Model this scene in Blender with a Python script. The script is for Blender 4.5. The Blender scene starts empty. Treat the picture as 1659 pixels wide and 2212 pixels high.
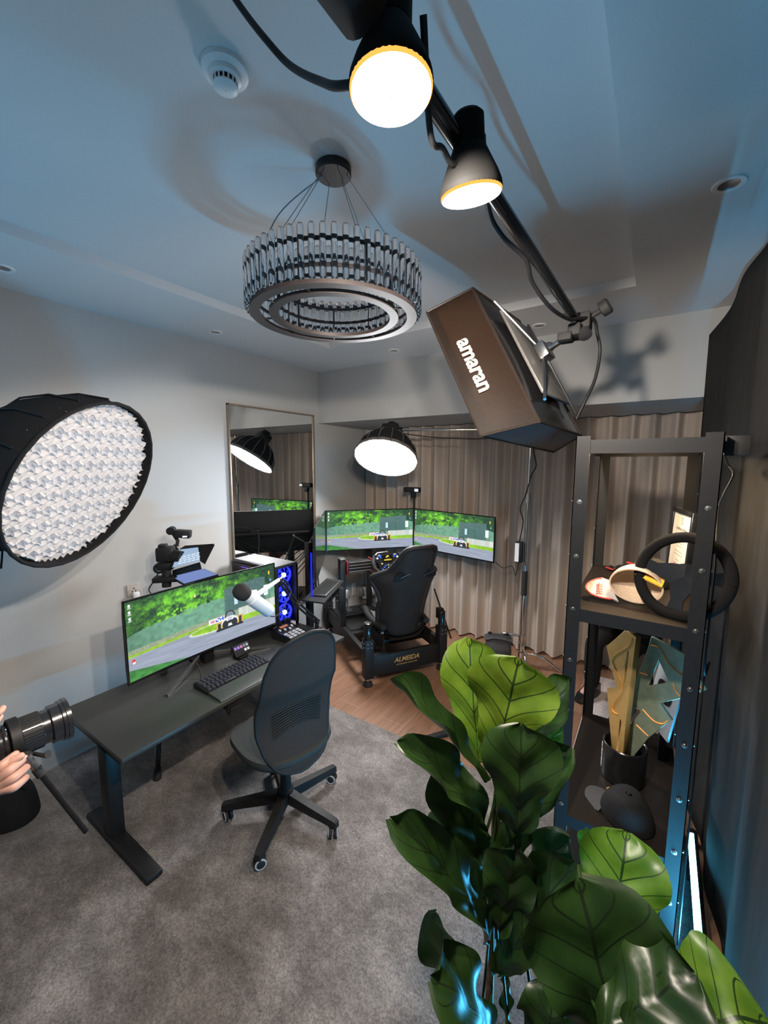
import bpy, bmesh, math, random
import numpy as np
from mathutils import Vector, Matrix
PI = math.pi
S = bpy.context.scene
COL = S.collection
random.seed(5)

# ------------------------------------------------------------------ camera
CX, CY, FPX = 829.5, 1106.0, 876.2
YAW, PITCH, ROLL = math.radians(33.65), math.radians(6.865), math.radians(0.18)
EYE = Vector((0, 0, 1.9))
_h = Vector((-math.sin(YAW), math.cos(YAW), 0)); _r = Vector((math.cos(YAW), math.sin(YAW), 0)); _z = Vector((0, 0, 1))
FWD = _h*math.cos(PITCH) - _z*math.sin(PITCH)
_u = _z*math.cos(PITCH) + _h*math.sin(PITCH)
RGT = _r*math.cos(ROLL) + _u*math.sin(ROLL)
UPV = _u*math.cos(ROLL) - _r*math.sin(ROLL)
cam_data = bpy.data.cameras.new('camera'); cam = bpy.data.objects.new('camera', cam_data); COL.objects.link(cam)
cam_data.sensor_fit = 'VERTICAL'; cam_data.sensor_height = 24.0; cam_data.sensor_width = 18.0
cam_data.lens = FPX*24.0/2212.0
cam_data.clip_start = 0.02
cam.matrix_world = Matrix(((RGT.x, UPV.x, -FWD.x, EYE.x), (RGT.y, UPV.y, -FWD.y, EYE.y), (RGT.z, UPV.z, -FWD.z, EYE.z), (0, 0, 0, 1)))
S.camera = cam
# ------------------------------------------------------------------ world, exposure, light levels
S.view_settings.view_transform = 'Standard'; S.view_settings.look = 'None'
S.view_settings.exposure = 0.0; S.view_settings.gamma = 1.0; S.view_settings.use_curve_mapping = False
w = bpy.data.worlds.new('world'); S.world = w; w.use_nodes = True
w.node_tree.nodes['Background'].inputs[0].default_value = (0.55, 0.6, 0.7, 1); w.node_tree.nodes['Background'].inputs[1].default_value = 0.05
LV_SOFTBOX = 1.9     # radiance of the big left softbox
LV_DOME = 98.0       # hanging dome lamp over the simulator
LV_PANEL = 13.0       # front of the rectangular softbox
LV_BULB = 60.0       # bulb faces
LV_BULB_SPOT = 76.0  # watts of each bulb's beam
LV_TUBE = 40.0      # cyan tube
LV_TUBE_BEAM = 25.0  # watts thrown up and into the room by the cyan tube
LV_SHELF = 15.0       # shelf strip lamp
LV_SCREEN = 1.25

cy_l = bpy.data.lights.new('cyan_uplight', 'AREA'); cy_l.shape = 'RECTANGLE'; cy_l.size = 1.2; cy_l.size_y = .04; cy_l.energy = 13.0; cy_l.color = (.06, .55, 1.0)   # unseen uplight added behind the camera to tint the ceiling cyan
cy_o = bpy.data.objects.new('cyan_uplight', cy_l); COL.objects.link(cy_o); cy_o.location = (-2.1, -1.0, 1.1); cy_o.rotation_euler = (math.radians(180-12), 0, 0)
def ray(x, y): return RGT*((x-CX)/FPX) - UPV*((y-CY)/FPX) + FWD
def P(x, y, ax, val):
    d = ray(x, y); k = 'xyz'.index(ax); t = (val-EYE[k])/d[k]; return EYE + d*t
def D(x, y, t): return EYE + ray(x, y)*t

# ------------------------------------------------------------------ materials
def lin(c):
    return tuple((v/255/12.92 if v/255 <= 0.04045 else ((v/255+0.055)/1.055)**2.4) for v in c)
def newmat(name):
    m = bpy.data.materials.new(name); m.use_nodes = True
    nt = m.node_tree; b = nt.nodes['Principled BSDF']; return m, nt, b
def N(nt, t, **kw):
    n = nt.nodes.new(t)
    for k, v in kw.items():
        if k in n.inputs: n.inputs[k].default_value = v
        else: setattr(n, k, v)
    return n
def mat(name, col, rough=0.5, metal=0.0, var=0.12, scale=40.0, bump=0.0, spec=0.5, coat=0.0, stretch=None):
    m, nt, b = newmat(name)
    tc = N(nt, 'ShaderNodeTexCoord'); nz = N(nt, 'ShaderNodeTexNoise', Scale=scale, Detail=4.0)
    if stretch:
        mp = N(nt, 'ShaderNodeMapping'); mp.inputs['Scale'].default_value = stretch
        nt.links.new(tc.outputs['Object'], mp.inputs['Vector']); nt.links.new(mp.outputs[0], nz.inputs['Vector'])
    else: nt.links.new(tc.outputs['Object'], nz.inputs['Vector'])
    r = N(nt, 'ShaderNodeValToRGB')
    r.color_ramp.elements[0].position = 0.3; r.color_ramp.elements[1].position = 0.7
    r.color_ramp.elements[0].color = tuple(v*(1-var) for v in col)+(1,); r.color_ramp.elements[1].color = tuple(min(1, v*(1+var)) for v in col)+(1,)
    nt.links.new(nz.outputs['Fac'], r.inputs[0]); nt.links.new(r.outputs[0], b.inputs['Base Color'])
    b.inputs['Roughness'].default_value = rough; b.inputs['Metallic'].default_value = metal
    b.inputs['Specular IOR Level'].default_value = spec; b.inputs['Coat Weight'].default_value = coat
    if bump:
        bp = N(nt, 'ShaderNodeBump', Strength=bump, Distance=0.004); nt.links.new(nz.outputs['Fac'], bp.inputs['Height']); nt.links.new(bp.outputs[0], b.inputs['Normal'])
    return m
def emit(name, col, s):
    m = bpy.data.materials.new(name); m.use_nodes = True; nt = m.node_tree; nt.nodes.clear()
    o = N(nt, 'ShaderNodeOutputMaterial'); e = N(nt, 'ShaderNodeEmission'); e.inputs[0].default_value = tuple(col)+(1,); e.inputs[1].default_value = s
    nt.links.new(e.outputs[0], o.inputs[0]); return m
def glass(name, col=(1, 1, 1), rough=0.0, ior=1.45):
    m, nt, b = newmat(name); b.inputs['Base Color'].default_value = tuple(col)+(1,); b.inputs['Roughness'].default_value = rough
    b.inputs['Transmission Weight'].default_value = 1.0; b.inputs['IOR'].default_value = ior; return m

M_wall = mat('wall_paint', (0.425, 0.432, 0.432), 0.7, var=0.03, scale=300, bump=0.05)
M_ceil = mat('ceiling_paint', (0.64, 0.645, 0.65), 0.75, var=0.02, scale=200, bump=0.03)
M_black = mat('black_metal', (0.010, 0.010, 0.0105), 0.45, 0.0, spec=0.35)
M_bplastic = mat('black_plastic', (0.011, 0.011, 0.0115), 0.55, spec=0.3)
M_gloss = mat('gloss_black', (0.010, 0.010, 0.011), 0.18)
M_rubber = mat('black_rubber', (0.012, 0.012, 0.012), 0.75)
M_cloth = mat('black_cloth', (0.012, 0.012, 0.013), 0.9, scale=400, bump=0.25, spec=0.2)
M_nylon = mat('black_nylon', (0.022, 0.015, 0.011), 0.42, scale=60, bump=0.15, spec=0.5)
def thin_cloth(m, col, k):
    nt = m.node_tree; b = nt.nodes['Principled BSDF']; out = nt.nodes['Material Output']
    tr = N(nt, 'ShaderNodeBsdfTranslucent'); tr.inputs[0].default_value = col+(1,); ms = N(nt, 'ShaderNodeMixShader'); ms.inputs[0].default_value = k
    nt.links.new(b.outputs[0], ms.inputs[1]); nt.links.new(tr.outputs[0], ms.inputs[2]); nt.links.new(ms.outputs[0], out.inputs[0]); return m
M_panelcloth = thin_cloth(mat('softbox_side_cloth', (0.008, 0.005, 0.0035), 0.6, scale=60, bump=0.15, spec=0.2), (.22, .085, .020), .018)
M_silvernylon = mat('silver_nylon', (0.12, 0.115, 0.11), 0.45, scale=60, bump=0.2)
M_chrome = mat('chrome', (0.75, 0.75, 0.76), 0.12, 1.0, var=0.03)
M_steel = mat('brushed_steel', (0.45, 0.45, 0.46), 0.32, 1.0, var=0.05)
M_gunmetal = mat('gunmetal', (0.16, 0.16, 0.165), 0.38, 0.8)
M_white = mat('white_plastic', (0.78, 0.78, 0.78), 0.4, var=0.03)
M_grey = mat('grey_plastic', (0.32, 0.32, 0.32), 0.5)
M_red = mat('red_anodised', (0.22, 0.012, 0.025), 0.35, 0.3)
M_gold = mat('gold_paint', (0.62, 0.38, 0.12), 0.35, 0.4)
M_desk = mat('desk_laminate', (0.040, 0.043, 0.042), 0.38, var=0.08, scale=250, bump=0.05)
M_mesh = mat('chair_mesh_fabric', (0.026, 0.019, 0.0155), 0.75, scale=500, bump=0.5, spec=0.3)
M_seatfab = mat('seat_fabric', (0.030, 0.034, 0.033), 0.8, scale=400, bump=0.3, spec=0.3)
M_rigseat = mat('bucket_seat_suede', (0.016, 0.015, 0.0145), 0.62, scale=300, bump=0.15, spec=0.35)
M_skin = mat('skin', (0.55, 0.30, 0.23), 0.5, var=0.12, scale=30, bump=0.08)
M_glass = glass('clear_glass')
M_mirror = mat('mirror_silver', (0.80, 0.82, 0.82), 0.012, 1.0, var=0.0)
M_bolt = mat('bolt_steel', (0.5, 0.5, 0.5), 0.25, 1.0, var=0.03)
M_rack = mat('rack_black_steel', (0.012, 0.0125, 0.014), 0.45, 0.0, spec=0.22, scale=90)
M_board = mat('rack_shelf_board', (0.013, 0.009, 0.0065), 0.45, scale=70, spec=0.35)
M_bulbbody = mat('bulb_body_black', (0.004, 0.004, 0.004), 0.8, spec=0.2)
M_bulbrim = emit('bulb_rim_glow', (1.0, 0.40, 0.07), 1.6)
M_bulb = emit('bulb_glow', (1.0, 0.80, 0.55), LV_BULB)
M_domeglow = emit('dome_glow', (0.97, 0.98, 1.0), LV_DOME)
M_softglow = emit('softbox_glow', (0.97, 0.98, 1.0), LV_SOFTBOX)
M_panelglow = emit('panel_glow', (1.0, 0.80, 0.62), LV_PANEL)
M_tube = emit('cyan_tube_glow', (0.10, 0.62, 1.0), LV_TUBE)
M_shelfglow = emit('shelf_strip_glow', (1.0, 0.72, 0.42), LV_SHELF*25)
M_fanblue = emit('fan_blue_glow', (0.02, 0.03, 1.0), 2.2)
M_fanwhite = emit('fan_hub_glow', (0.5, 0.6, 1.0), 3.0)
M_led = emit('white_led', (0.85, 0.9, 1.0), 1.2)

def floor_mat():
    m, nt, b = newmat('wood_plank_floor')
    g = N(nt, 'ShaderNodeNewGeometry'); sp = N(nt, 'ShaderNodeSeparateXYZ'); cb = N(nt, 'ShaderNodeCombineXYZ')
    nt.links.new(g.outputs['Position'], sp.inputs[0]); nt.links.new(sp.outputs['Y'], cb.inputs['X']); nt.links.new(sp.outputs['X'], cb.inputs['Y'])
    br = N(nt, 'ShaderNodeTexBrick'); br.offset = 0.37
    br.inputs['Scale'].default_value = 1.0; br.inputs['Brick Width'].default_value = 0.9; br.inputs['Row Height'].default_value = 0.2
    br.inputs['Mortar Size'].default_value = 0.0022; br.inputs['Mortar Smooth'].default_value = 0.2; br.inputs['Bias'].default_value = 0.0
    br.inputs['Color1'].default_value = (0.235, 0.125, 0.075, 1); br.inputs['Color2'].default_value = (0.30, 0.165, 0.105, 1); br.inputs['Mortar'].default_value = (0.36, 0.22, 0.16, 1)
    nt.links.new(cb.outputs[0], br.inputs['Vector'])
    mp = N(nt, 'ShaderNodeMapping'); mp.inputs['Scale'].default_value = (2.2, 26, 1); nt.links.new(cb.outputs[0], mp.inputs['Vector'])
    nz = N(nt, 'ShaderNodeTexNoise', Scale=1.6, Detail=6.0, Roughness=0.65, Distortion=0.8); nt.links.new(mp.outputs[0], nz.inputs['Vector'])
    rp = N(nt, 'ShaderNodeValToRGB'); rp.color_ramp.elements[0].position = 0.3; rp.color_ramp.elements[1].position = 0.72
    rp.color_ramp.elements[0].color = (0.62, 0.62, 0.62, 1); rp.color_ramp.elements[1].color = (1.15, 1.12, 1.1, 1); nt.links.new(nz.outputs['Fac'], rp.inputs[0])
    mx = N(nt, 'ShaderNodeMix', data_type='RGBA', blend_type='MULTIPLY'); mx.inputs[0].default_value = 1.0
    nt.links.new(br.outputs['Color'], mx.inputs[6]); nt.links.new(rp.outputs[0], mx.inputs[7]); nt.links.new(mx.outputs[2], b.inputs['Base Color'])
    b.inputs['Roughness'].default_value = 0.42
    bp = N(nt, 'ShaderNodeBump', Strength=0.15, Distance=0.002); nt.links.new(nz.outputs['Fac'], bp.inputs['Height']); nt.links.new(bp.outputs[0], b.inputs['Normal'])
    return m
M_floor = floor_mat()
def rug_mat(name, dark, mid, light, sc=1.0):
    m, nt, b = newmat(name)
    g = N(nt, 'ShaderNodeNewGeometry')
    mp = N(nt, 'ShaderNodeMapping'); mp.inputs['Scale'].default_value = (1.0, 1.35, 1); mp.inputs['Rotation'].default_value = (0, 0, 0.5); nt.links.new(g.outputs['Position'], mp.inputs['Vector'])
    n1 = N(nt, 'ShaderNodeTexNoise', Scale=3.4*sc, Detail=12.0, Roughness=0.74, Distortion=0.12); nt.links.new(mp.outputs[0], n1.inputs['Vector'])
    n2 = N(nt, 'ShaderNodeTexNoise', Scale=130*sc, Detail=3.0, Roughness=0.7); nt.links.new(g.outputs['Position'], n2.inputs['Vector'])
    r1 = N(nt, 'ShaderNodeValToRGB'); e = r1.color_ramp.elements; e[0].position = 0.30; e[0].color = dark+(1,); e[1].position = 0.68; e[1].color = light+(1,)
    k = e.new(0.48); k.color = mid+(1,); nt.links.new(n1.outputs['Fac'], r1.inputs[0])
    r2 = N(nt, 'ShaderNodeValToRGB'); r2.color_ramp.elements[0].position = 0.3; r2.color_ramp.elements[0].color = (0.5, 0.5, 0.5, 1); r2.color_ramp.elements[1].position = 0.7; r2.color_ramp.elements[1].color = (1.3, 1.3, 1.3, 1)
    nt.links.new(n2.outputs['Fac'], r2.inputs[0])
    mx = N(nt, 'ShaderNodeMix', data_type='RGBA', blend_type='MULTIPLY'); mx.inputs[0].default_value = 1.0
    nt.links.new(r1.outputs[0], mx.inputs[6]); nt.links.new(r2.outputs[0], mx.inputs[7]); nt.links.new(mx.outputs[2], b.inputs['Base Color'])
    b.inputs['Roughness'].default_value = 0.95; b.inputs['Specular IOR Level'].default_value = 0.1
    b.inputs['Sheen Weight'].default_value = 0.15
    bp = N(nt, 'ShaderNodeBump', Strength=0.6, Distance=0.006); nt.links.new(n2.outputs['Fac'], bp.inputs['Height']); nt.links.new(bp.outputs[0], b.inputs['Normal'])
    return m
M_rug = rug_mat('distressed_grey_rug', (0.075, 0.067, 0.065), (0.155, 0.142, 0.138), (0.29, 0.27, 0.262))
M_palerug = rug_mat('pale_rug', (0.40, 0.33, 0.31), (0.52, 0.44, 0.42), (0.62, 0.55, 0.53))
M_curtain = mat('taupe_curtain', (0.47, 0.405, 0.355), 0.85, var=0.08, scale=60, stretch=(8, 8, 0.6), bump=0.1, spec=0.15)
M_drape = mat('charcoal_drape', (0.024, 0.023, 0.022), 0.92, var=0.15, scale=12, stretch=(3, 3, 0.5), bump=0.2, spec=0.15)

def leaf_mat(name, c1, c2, vein, trans):
    m = bpy.data.materials.new(name); m.use_nodes = True; nt = m.node_tree; b = nt.nodes['Principled BSDF']; out = nt.nodes['Material Output']
    uv = N(nt, 'ShaderNodeUVMap'); sp = N(nt, 'ShaderNodeSeparateXYZ'); nt.links.new(uv.outputs[0], sp.inputs[0])
    def mth(op, a, bb=None, c=None):
        n = N(nt, 'ShaderNodeMath', operation=op)
        for i, v in enumerate((a, bb, c)):
            if v is None: continue
            if isinstance(v, (int, float)): n.inputs[i].default_value = v
            else: nt.links.new(v, n.inputs[i])
        return n.outputs[0]
    s = mth('ABSOLUTE', mth('SUBTRACT', mth('MULTIPLY', sp.outputs['X'], 2.0), 1.0)); t = sp.outputs['Y']
    mid = mth('LESS_THAN', s, 0.028)
    q = mth('FRACT', mth('MULTIPLY', mth('SUBTRACT', t, mth('MULTIPLY', s, 0.30)), 6.0))
    sv = mth('LESS_THAN', mth('ABSOLUTE', mth('SUBTRACT', q, 0.5)), mth('SUBTRACT', 0.055, mth('MULTIPLY', s, 0.035)))
    v = mth('MAXIMUM', mid, sv)
    tc = N(nt, 'ShaderNodeTexCoord'); nz = N(nt, 'ShaderNodeTexNoise', Scale=14.0, Detail=5.0); nt.links.new(tc.outputs['Object'], nz.inputs['Vector'])
    r = N(nt, 'ShaderNodeValToRGB'); r.color_ramp.elements[0].position = 0.35; r.color_ramp.elements[1].position = 0.68
    r.color_ramp.elements[0].color = c1+(1,); r.color_ramp.elements[1].color = c2+(1,); nt.links.new(nz.outputs['Fac'], r.inputs[0])
    mx = N(nt, 'ShaderNodeMix', data_type='RGBA'); nt.links.new(v, mx.inputs[0]); nt.links.new(r.outputs[0], mx.inputs[6]); mx.inputs[7].default_value = vein+(1,)
    nt.links.new(mx.outputs[2], b.inputs['Base Color']); b.inputs['Roughness'].default_value = 0.37
    bp = N(nt, 'ShaderNodeBump', Strength=0.25, Distance=0.004)
    hh = mth('SUBTRACT', mth('MULTIPLY', nz.outputs['Fac'], 0.5), mth('MULTIPLY', v, 0.35)); nt.links.new(hh, bp.inputs['Height']); nt.links.new(bp.outputs[0], b.inputs['Normal'])
    tr = N(nt, 'ShaderNodeBsdfTranslucent'); nt.links.new(mx.outputs[2], tr.inputs[0])
    ms = N(nt, 'ShaderNodeMixShader'); ms.inputs[0].default_value = trans
    nt.links.new(b.outputs[0], ms.inputs[1]); nt.links.new(tr.outputs[0], ms.inputs[2]); nt.links.new(ms.outputs[0], out.inputs[0]); return m
M_leaf = leaf_mat('fig_leaf', (0.009, 0.026, 0.005), (0.020, 0.050, 0.009), (0.008, 0.016, 0.005), 0.20)
M_leafyoung = leaf_mat('young_fig_leaf', (0.055, 0.115, 0.008), (0.13, 0.20, 0.018), (0.015, 0.035, 0.006), 0.42)
M_bark = mat('fig_bark', (0.14, 0.075, 0.045), 0.8, var=0.3, scale=60, bump=0.6)

# ------------------------------------------------------------------ mesh building
class MB:
    def __init__(s): s.bm = bmesh.new()
    def _faces(s, vs, fs, mi=0):
        v = [s.bm.verts.new(p) for p in vs]
        for f in fs:
            try: g = s.bm.faces.new([v[i] for i in f]); g.material_index = mi
            except ValueError: pass
        return v
    def box(s, c, size, ax=None, bevel=0.0, mi=0):
        hx, hy, hz = size[0]/2, size[1]/2, size[2]/2
        ex, ey, ez = ax if ax else (Vector((1, 0, 0)), Vector((0, 1, 0)), Vector((0, 0, 1)))
        c = Vector(c)
        vs = [c+ex*(x*hx)+ey*(y*hy)+ez*(z*hz) for x in (-1, 1) for y in (-1, 1) for z in (-1, 1)]
        fs = [(0, 1, 3, 2), (4, 6, 7, 5), (0, 4, 5, 1), (2, 3, 7, 6), (0, 2, 6, 4), (1, 5, 7, 3)]
        if bevel <= 0: s._faces(vs, fs, mi); return s
        t = bmesh.new(); v = [t.verts.new(p) for p in vs]
        for f in fs: t.faces.new([v[i] for i in f])
        bmesh.ops.recalc_face_normals(t, faces=t.faces)
        bmesh.ops.bevel(t, geom=list(t.edges), offset=bevel, segments=2, affect='EDGES', profile=0.5)
        s.merge(t, mi); return s
    def merge(s, t, mi=0):
        mp = {v: s.bm.verts.new(v.co) for v in t.verts}
        for f in t.faces:
            try: g = s.bm.faces.new([mp[v] for v in f.verts]); g.material_index = mi
            except ValueError: pass
        t.free()
    def box2(s, a, b, bevel=0.0, mi=0):
        a, b = Vector(a), Vector(b); d = b-a
        return s.box((a+b)/2, (abs(d.x), abs(d.y), abs(d.z)), None, bevel, mi)
    def loft(s, rings, cap=True, mi=0, closed=True):
        n = len(rings[0]); V = [[s.bm.verts.new(p) for p in r] for r in rings]
        for i in range(len(rings)-1):
            for j in range(n if closed else n-1):
                k = (j+1) % n
                try: f = s.bm.faces.new((V[i][j], V[i][k], V[i+1][k], V[i+1][j])); f.material_index = mi
                except ValueError: pass
        if cap and closed:
            for r in (V[0], V[-1]):
                try: f = s.bm.faces.new(r); f.material_index = mi
                except ValueError: pass
        return s
    def tube(s, pts, r, n=10, cap=True, mi=0, flat=1.0):
        pts = [Vector(p) for p in pts]; m = len(pts)
        rr = r if isinstance(r, (list, tuple)) else [r]*m
        t0 = (pts[1]-pts[0]).normalized(); a = t0.orthogonal().normalized(); rings = []
        for i in range(m):
            t = (pts[min(i+1, m-1)]-pts[max(i-1, 0)]).normalized()
            a = (a-t*a.dot(t)); a = a.normalized() if a.length > 1e-6 else t.orthogonal().normalized(); b = t.cross(a)
            rings.append([pts[i]+a*(math.cos(2*PI*k/n)*rr[i])+b*(math.sin(2*PI*k/n)*rr[i]*flat) for k in range(n)])
        return s.loft(rings, cap, mi)
    def cyl(s, p0, p1, r0, r1=None, n=24, cap=True, mi=0):
        return s.tube([p0, p1], [r0, r0 if r1 is None else r1], n, cap, mi)
    def lathe(s, prof, o, ax=(0, 0, 1), n=32, cap=False, mi=0, up=None):
        o = Vector(o); ax = Vector(ax).normalized(); a = (Vector(up)-ax*Vector(up).dot(ax)).normalized() if up else ax.orthogonal().normalized(); b = ax.cross(a)
        return s.loft([[o+ax*h+(a*math.cos(2*PI*k/n)+b*math.sin(2*PI*k/n))*max(r, 1e-4) for k in range(n)] for r, h in prof], cap, mi)
    def prism(s, poly, o, ex, ey, depth, mi=0):
        o, ex, ey = Vector(o), Vector(ex), Vector(ey); nn = ex.cross(ey).normalized()*depth
        return s.loft([[o+ex*x+ey*y for x, y in poly], [o+ex*x+ey*y+nn for x, y in poly]], True, mi)
    def sphere(s, c, r, sc=(1, 1, 1), nu=16, nv=10, ax=None, mi=0):
        ex, ey, ez = ax if ax else (Vector((1, 0, 0)), Vector((0, 1, 0)), Vector((0, 0, 1))); c = Vector(c); rings = []
        for i in range(nv+1):
            p = PI*i/nv; q = max(math.sin(p), 1e-3)
            rings.append([c+ex*(r*sc[0]*q*math.cos(2*PI*k/nu))+ey*(r*sc[1]*q*math.sin(2*PI*k/nu))+ez*(r*sc[2]*math.cos(p)) for k in range(nu)])
        return s.loft(rings, True, mi)
    def grid(s, fn, nu, nv, mi=0, uv=False):
        V = [[s.bm.verts.new(fn(i/nu, j/nv)) for j in range(nv+1)] for i in range(nu+1)]
        lay = s.bm.loops.layers.uv.verify() if uv else None
        for i in range(nu):
            for j in range(nv):
                f = s.bm.faces.new((V[i][j], V[i+1][j], V[i+1][j+1], V[i][j+1])); f.material_index = mi
                if uv:
                    for lp, (a, b) in zip(f.loops, ((i, j), (i+1, j), (i+1, j+1), (i, j+1))): lp[lay].uv = (a/nu, b/nv)
        return s
ORI = {}
def finish(o, mesh_origin):
    ORI[o.name] = Vector(mesh_origin)
def build(name, mb, m, parent=None, origin=None, smooth=38):
    """links the collected shape as ONE mesh object; with a parent it becomes that thing's part"""
    bm = mb.bm
    bmesh.ops.recalc_face_normals(bm, faces=bm.faces)
    if origin is None:
        if parent is not None: origin = ORI[parent.name]
        else:
            xs = [v.co for v in bm.verts]; origin = Vector((sum(v.x for v in xs)/len(xs), sum(v.y for v in xs)/len(xs), min(v.z for v in xs)))
    origin = Vector(origin)
    bmesh.ops.translate(bm, verts=bm.verts, vec=-origin)
    me = bpy.data.meshes.new(name); bm.to_mesh(me); bm.free()
    for mm in (m if isinstance(m, (list, tuple)) else [m]): me.materials.append(mm)
    if smooth:
        me.polygons.foreach_set('use_smooth', [True]*len(me.polygons)); me.set_sharp_from_angle(angle=math.radians(smooth))
    o = bpy.data.objects.new(name, me); COL.objects.link(o)
    if parent is not None: o.parent = parent; o.location = origin-ORI[parent.name]
    else: o.location = origin
    ORI[o.name] = origin; return o
def tag(o, label, cat, group=None):
    o['label'] = label; o['category'] = cat
    if group: o['group'] = group
    return o
def thing(name, label, cat, loc=(0, 0, 0), group=None):
    o = bpy.data.objects.new(name, None); o.empty_display_size = 0.05; COL.objects.link(o); o.location = loc; ORI[o.name] = Vector(loc); return tag(o, label, cat, group)
def struct(name, mb, m, parent=None, smooth=0):
    o = build(name, mb, m, parent, origin=(0, 0, 0) if parent is None else None, smooth=smooth)
    if parent is None: o['kind'] = 'structure'
    return o
def dup_part(src, parent, at_world):
    c = src.copy(); COL.objects.link(c); c.parent = parent; c.location = Vector(at_world)-ORI[parent.name]; ORI[c.name] = Vector(at_world); return c
def text(name, s, size, o, ex, ey, m, parent=None, ext=0.0006, align='CENTER', bold=0.0, shear=0.0):
    cu = bpy.data.curves.new('lettering', 'FONT'); cu.body = s; cu.size = size; cu.extrude = ext; cu.align_x = align; cu.align_y = 'CENTER'; cu.offset = bold; cu.shear = shear
    t = bpy.data.objects.new('lettering', cu); COL.objects.link(t)
    bpy.context.view_layer.update()
    me = bpy.data.meshes.new_from_object(t.evaluated_get(bpy.context.evaluated_depsgraph_get()))
    bpy.data.objects.remove(t); bpy.data.curves.remove(cu)
    ex, ey = Vector(ex).normalized(), Vector(ey); ey = (ey-ex*ey.dot(ex)).normalized(); ez = ex.cross(ey); o = Vector(o)
    org = ORI[parent.name] if parent else o
    q = o-org
    me.transform(Matrix(((ex.x, ey.x, ez.x, q.x), (ex.y, ey.y, ez.y, q.y), (ex.z, ey.z, ez.z, q.z), (0, 0, 0, 1))))
    me.materials.clear(); me.materials.append(m)
    ob = bpy.data.objects.new(name, me); COL.objects.link(ob)
    if parent: ob.parent = parent
    ORI[ob.name] = org; return ob
def spline(pts, n=8):
    pts = [Vector(p) for p in pts]; out = []
    for i in range(len(pts)-1):
        p0, p1, p2, p3 = pts[max(i-1, 0)], pts[i], pts[i+1], pts[min(i+2, len(pts)-1)]
        for k in range(n):
            t = k/n; out.append(0.5*((2*p1)+(p2-p0)*t+(2*p0-5*p1+4*p2-p3)*t*t+(3*p1-p0-3*p2+p3)*t**3))
    out.append(pts[-1]); return out
V = Vector
X, Y, Z = V((1, 0, 0)), V((0, 1, 0)), V((0, 0, 1))
# ================================================================== the room
XL, XR, YB, YF, ZS, ZT = -3.0, 0.55, 4.25, -1.9, 2.835, 2.885
struct('floor', MB().box2((XL-.1, YF-.1, -.1), (XR+.1, YB+.1, 0)), M_floor)
c = MB()
tx0, tx1, ty0, ty1 = -2.295, -0.153, -1.2, 2.63       # the raised tray
c.box2((XL-.1, YF-.1, ZS), (tx0, YB+.1, ZT)); c.box2((tx1, YF-.1, ZS), (XR+.1, YB+.1, ZT)); c.box2((tx0, ty1, ZS), (tx1, YB+.1, ZT)); c.box2((tx0, YF-.1, ZS), (tx1, ty0, ZT))
c.box2((XL-.1, YF-.1, ZT), (XR+.1, YB+.1, ZT+.1))
struct('ceiling', c, M_ceil)
struct('wall_left', MB().box2((XL-.1, YF-.1, 0), (XL, YB+.1, ZS)), M_wall)
struct('wall_right', MB().box2((XR, YF-.1, 0), (XR+.1, YB+.1, ZS)), M_wall)
struct('wall_back', MB().box2((XL, YB, 0), (XR, YB+.1, ZS)), M_wall)
struct('wall_front', MB().box2((XL, YF-.1, 0), (XR, YF, ZS)), M_wall)
struct('trim_1', MB().box2((XL, 3.25, 2.315), (XR, YB, ZS)), M_wall)      # boxed curtain recess
# window curtain
def curt(u, v):
    x = XL+0.02+u*(XR-XL-0.04); z = 0.02+v*2.29
    ph = 2*PI*x/0.165
    pp = ph+0.7*math.sin(x*5.1); y = 4.11+(0.050*math.sin(pp)+0.014*math.sin(2*pp+.6)+0.014*math.sin(ph*0.53+1.3))*(1.0-0.15*v)+0.012*(1-v)*math.sin(x*9+v*3)
    return V((x+0.012*math.sin(ph*0.5+v*2.2)*(1-v), y, z))
cu = build('window_curtain', MB().grid(curt, 560, 14), M_curtain, origin=(-1.2, 4.11, 0.02), smooth=80)
tag(cu, 'taupe pleated floor-length curtain across the back wall under the boxed recess', 'curtain')
# charcoal drape along the right side
def drape(u, v):
    y = -1.6+u*4.8; z0, top = 0.015, ZS-0.005
    k = max(0.0, (y-2.2)/1.0)
    top = top-0.16*k*k if y > 2.2 else top
    z = z0+v*(top-z0)
    x = 0.325-0.10*max(0, k)**1.5+0.014*math.sin(y*11+0.6*math.sin(y*3))+0.010*math.sin(y*4.3+z*0.8)
    return V((x, y, z))
dr = build('backdrop_drape', MB().grid(drape, 220, 24), M_drape, origin=(0.3, 0.8, 0.015), smooth=80)
dr.modifiers.new('thick', 'SOLIDIFY').thickness = 0.004
tag(dr, 'charcoal black cloth drape covering the whole right side behind the shelf rack', 'drape')
# rugs
rg = build('area_rug', MB().box2((-2.985, YF+.02, 0.0), (0.26, 2.247, 0.011), bevel=0.003), M_rug, origin=(-1.4, 0.2, 0))
tag(rg, 'large distressed grey rug under the desk and the office chair', 'rug')
rg = build('area_rug', MB().box2((-0.335, 2.62, 0.0), (0.22, 3.93, 0.010), bevel=0.003), M_palerug, origin=(-0.05, 3.3, 0))
tag(rg, 'pale pinkish rug lying on the wood floor behind the shelf rack', 'rug')

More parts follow.
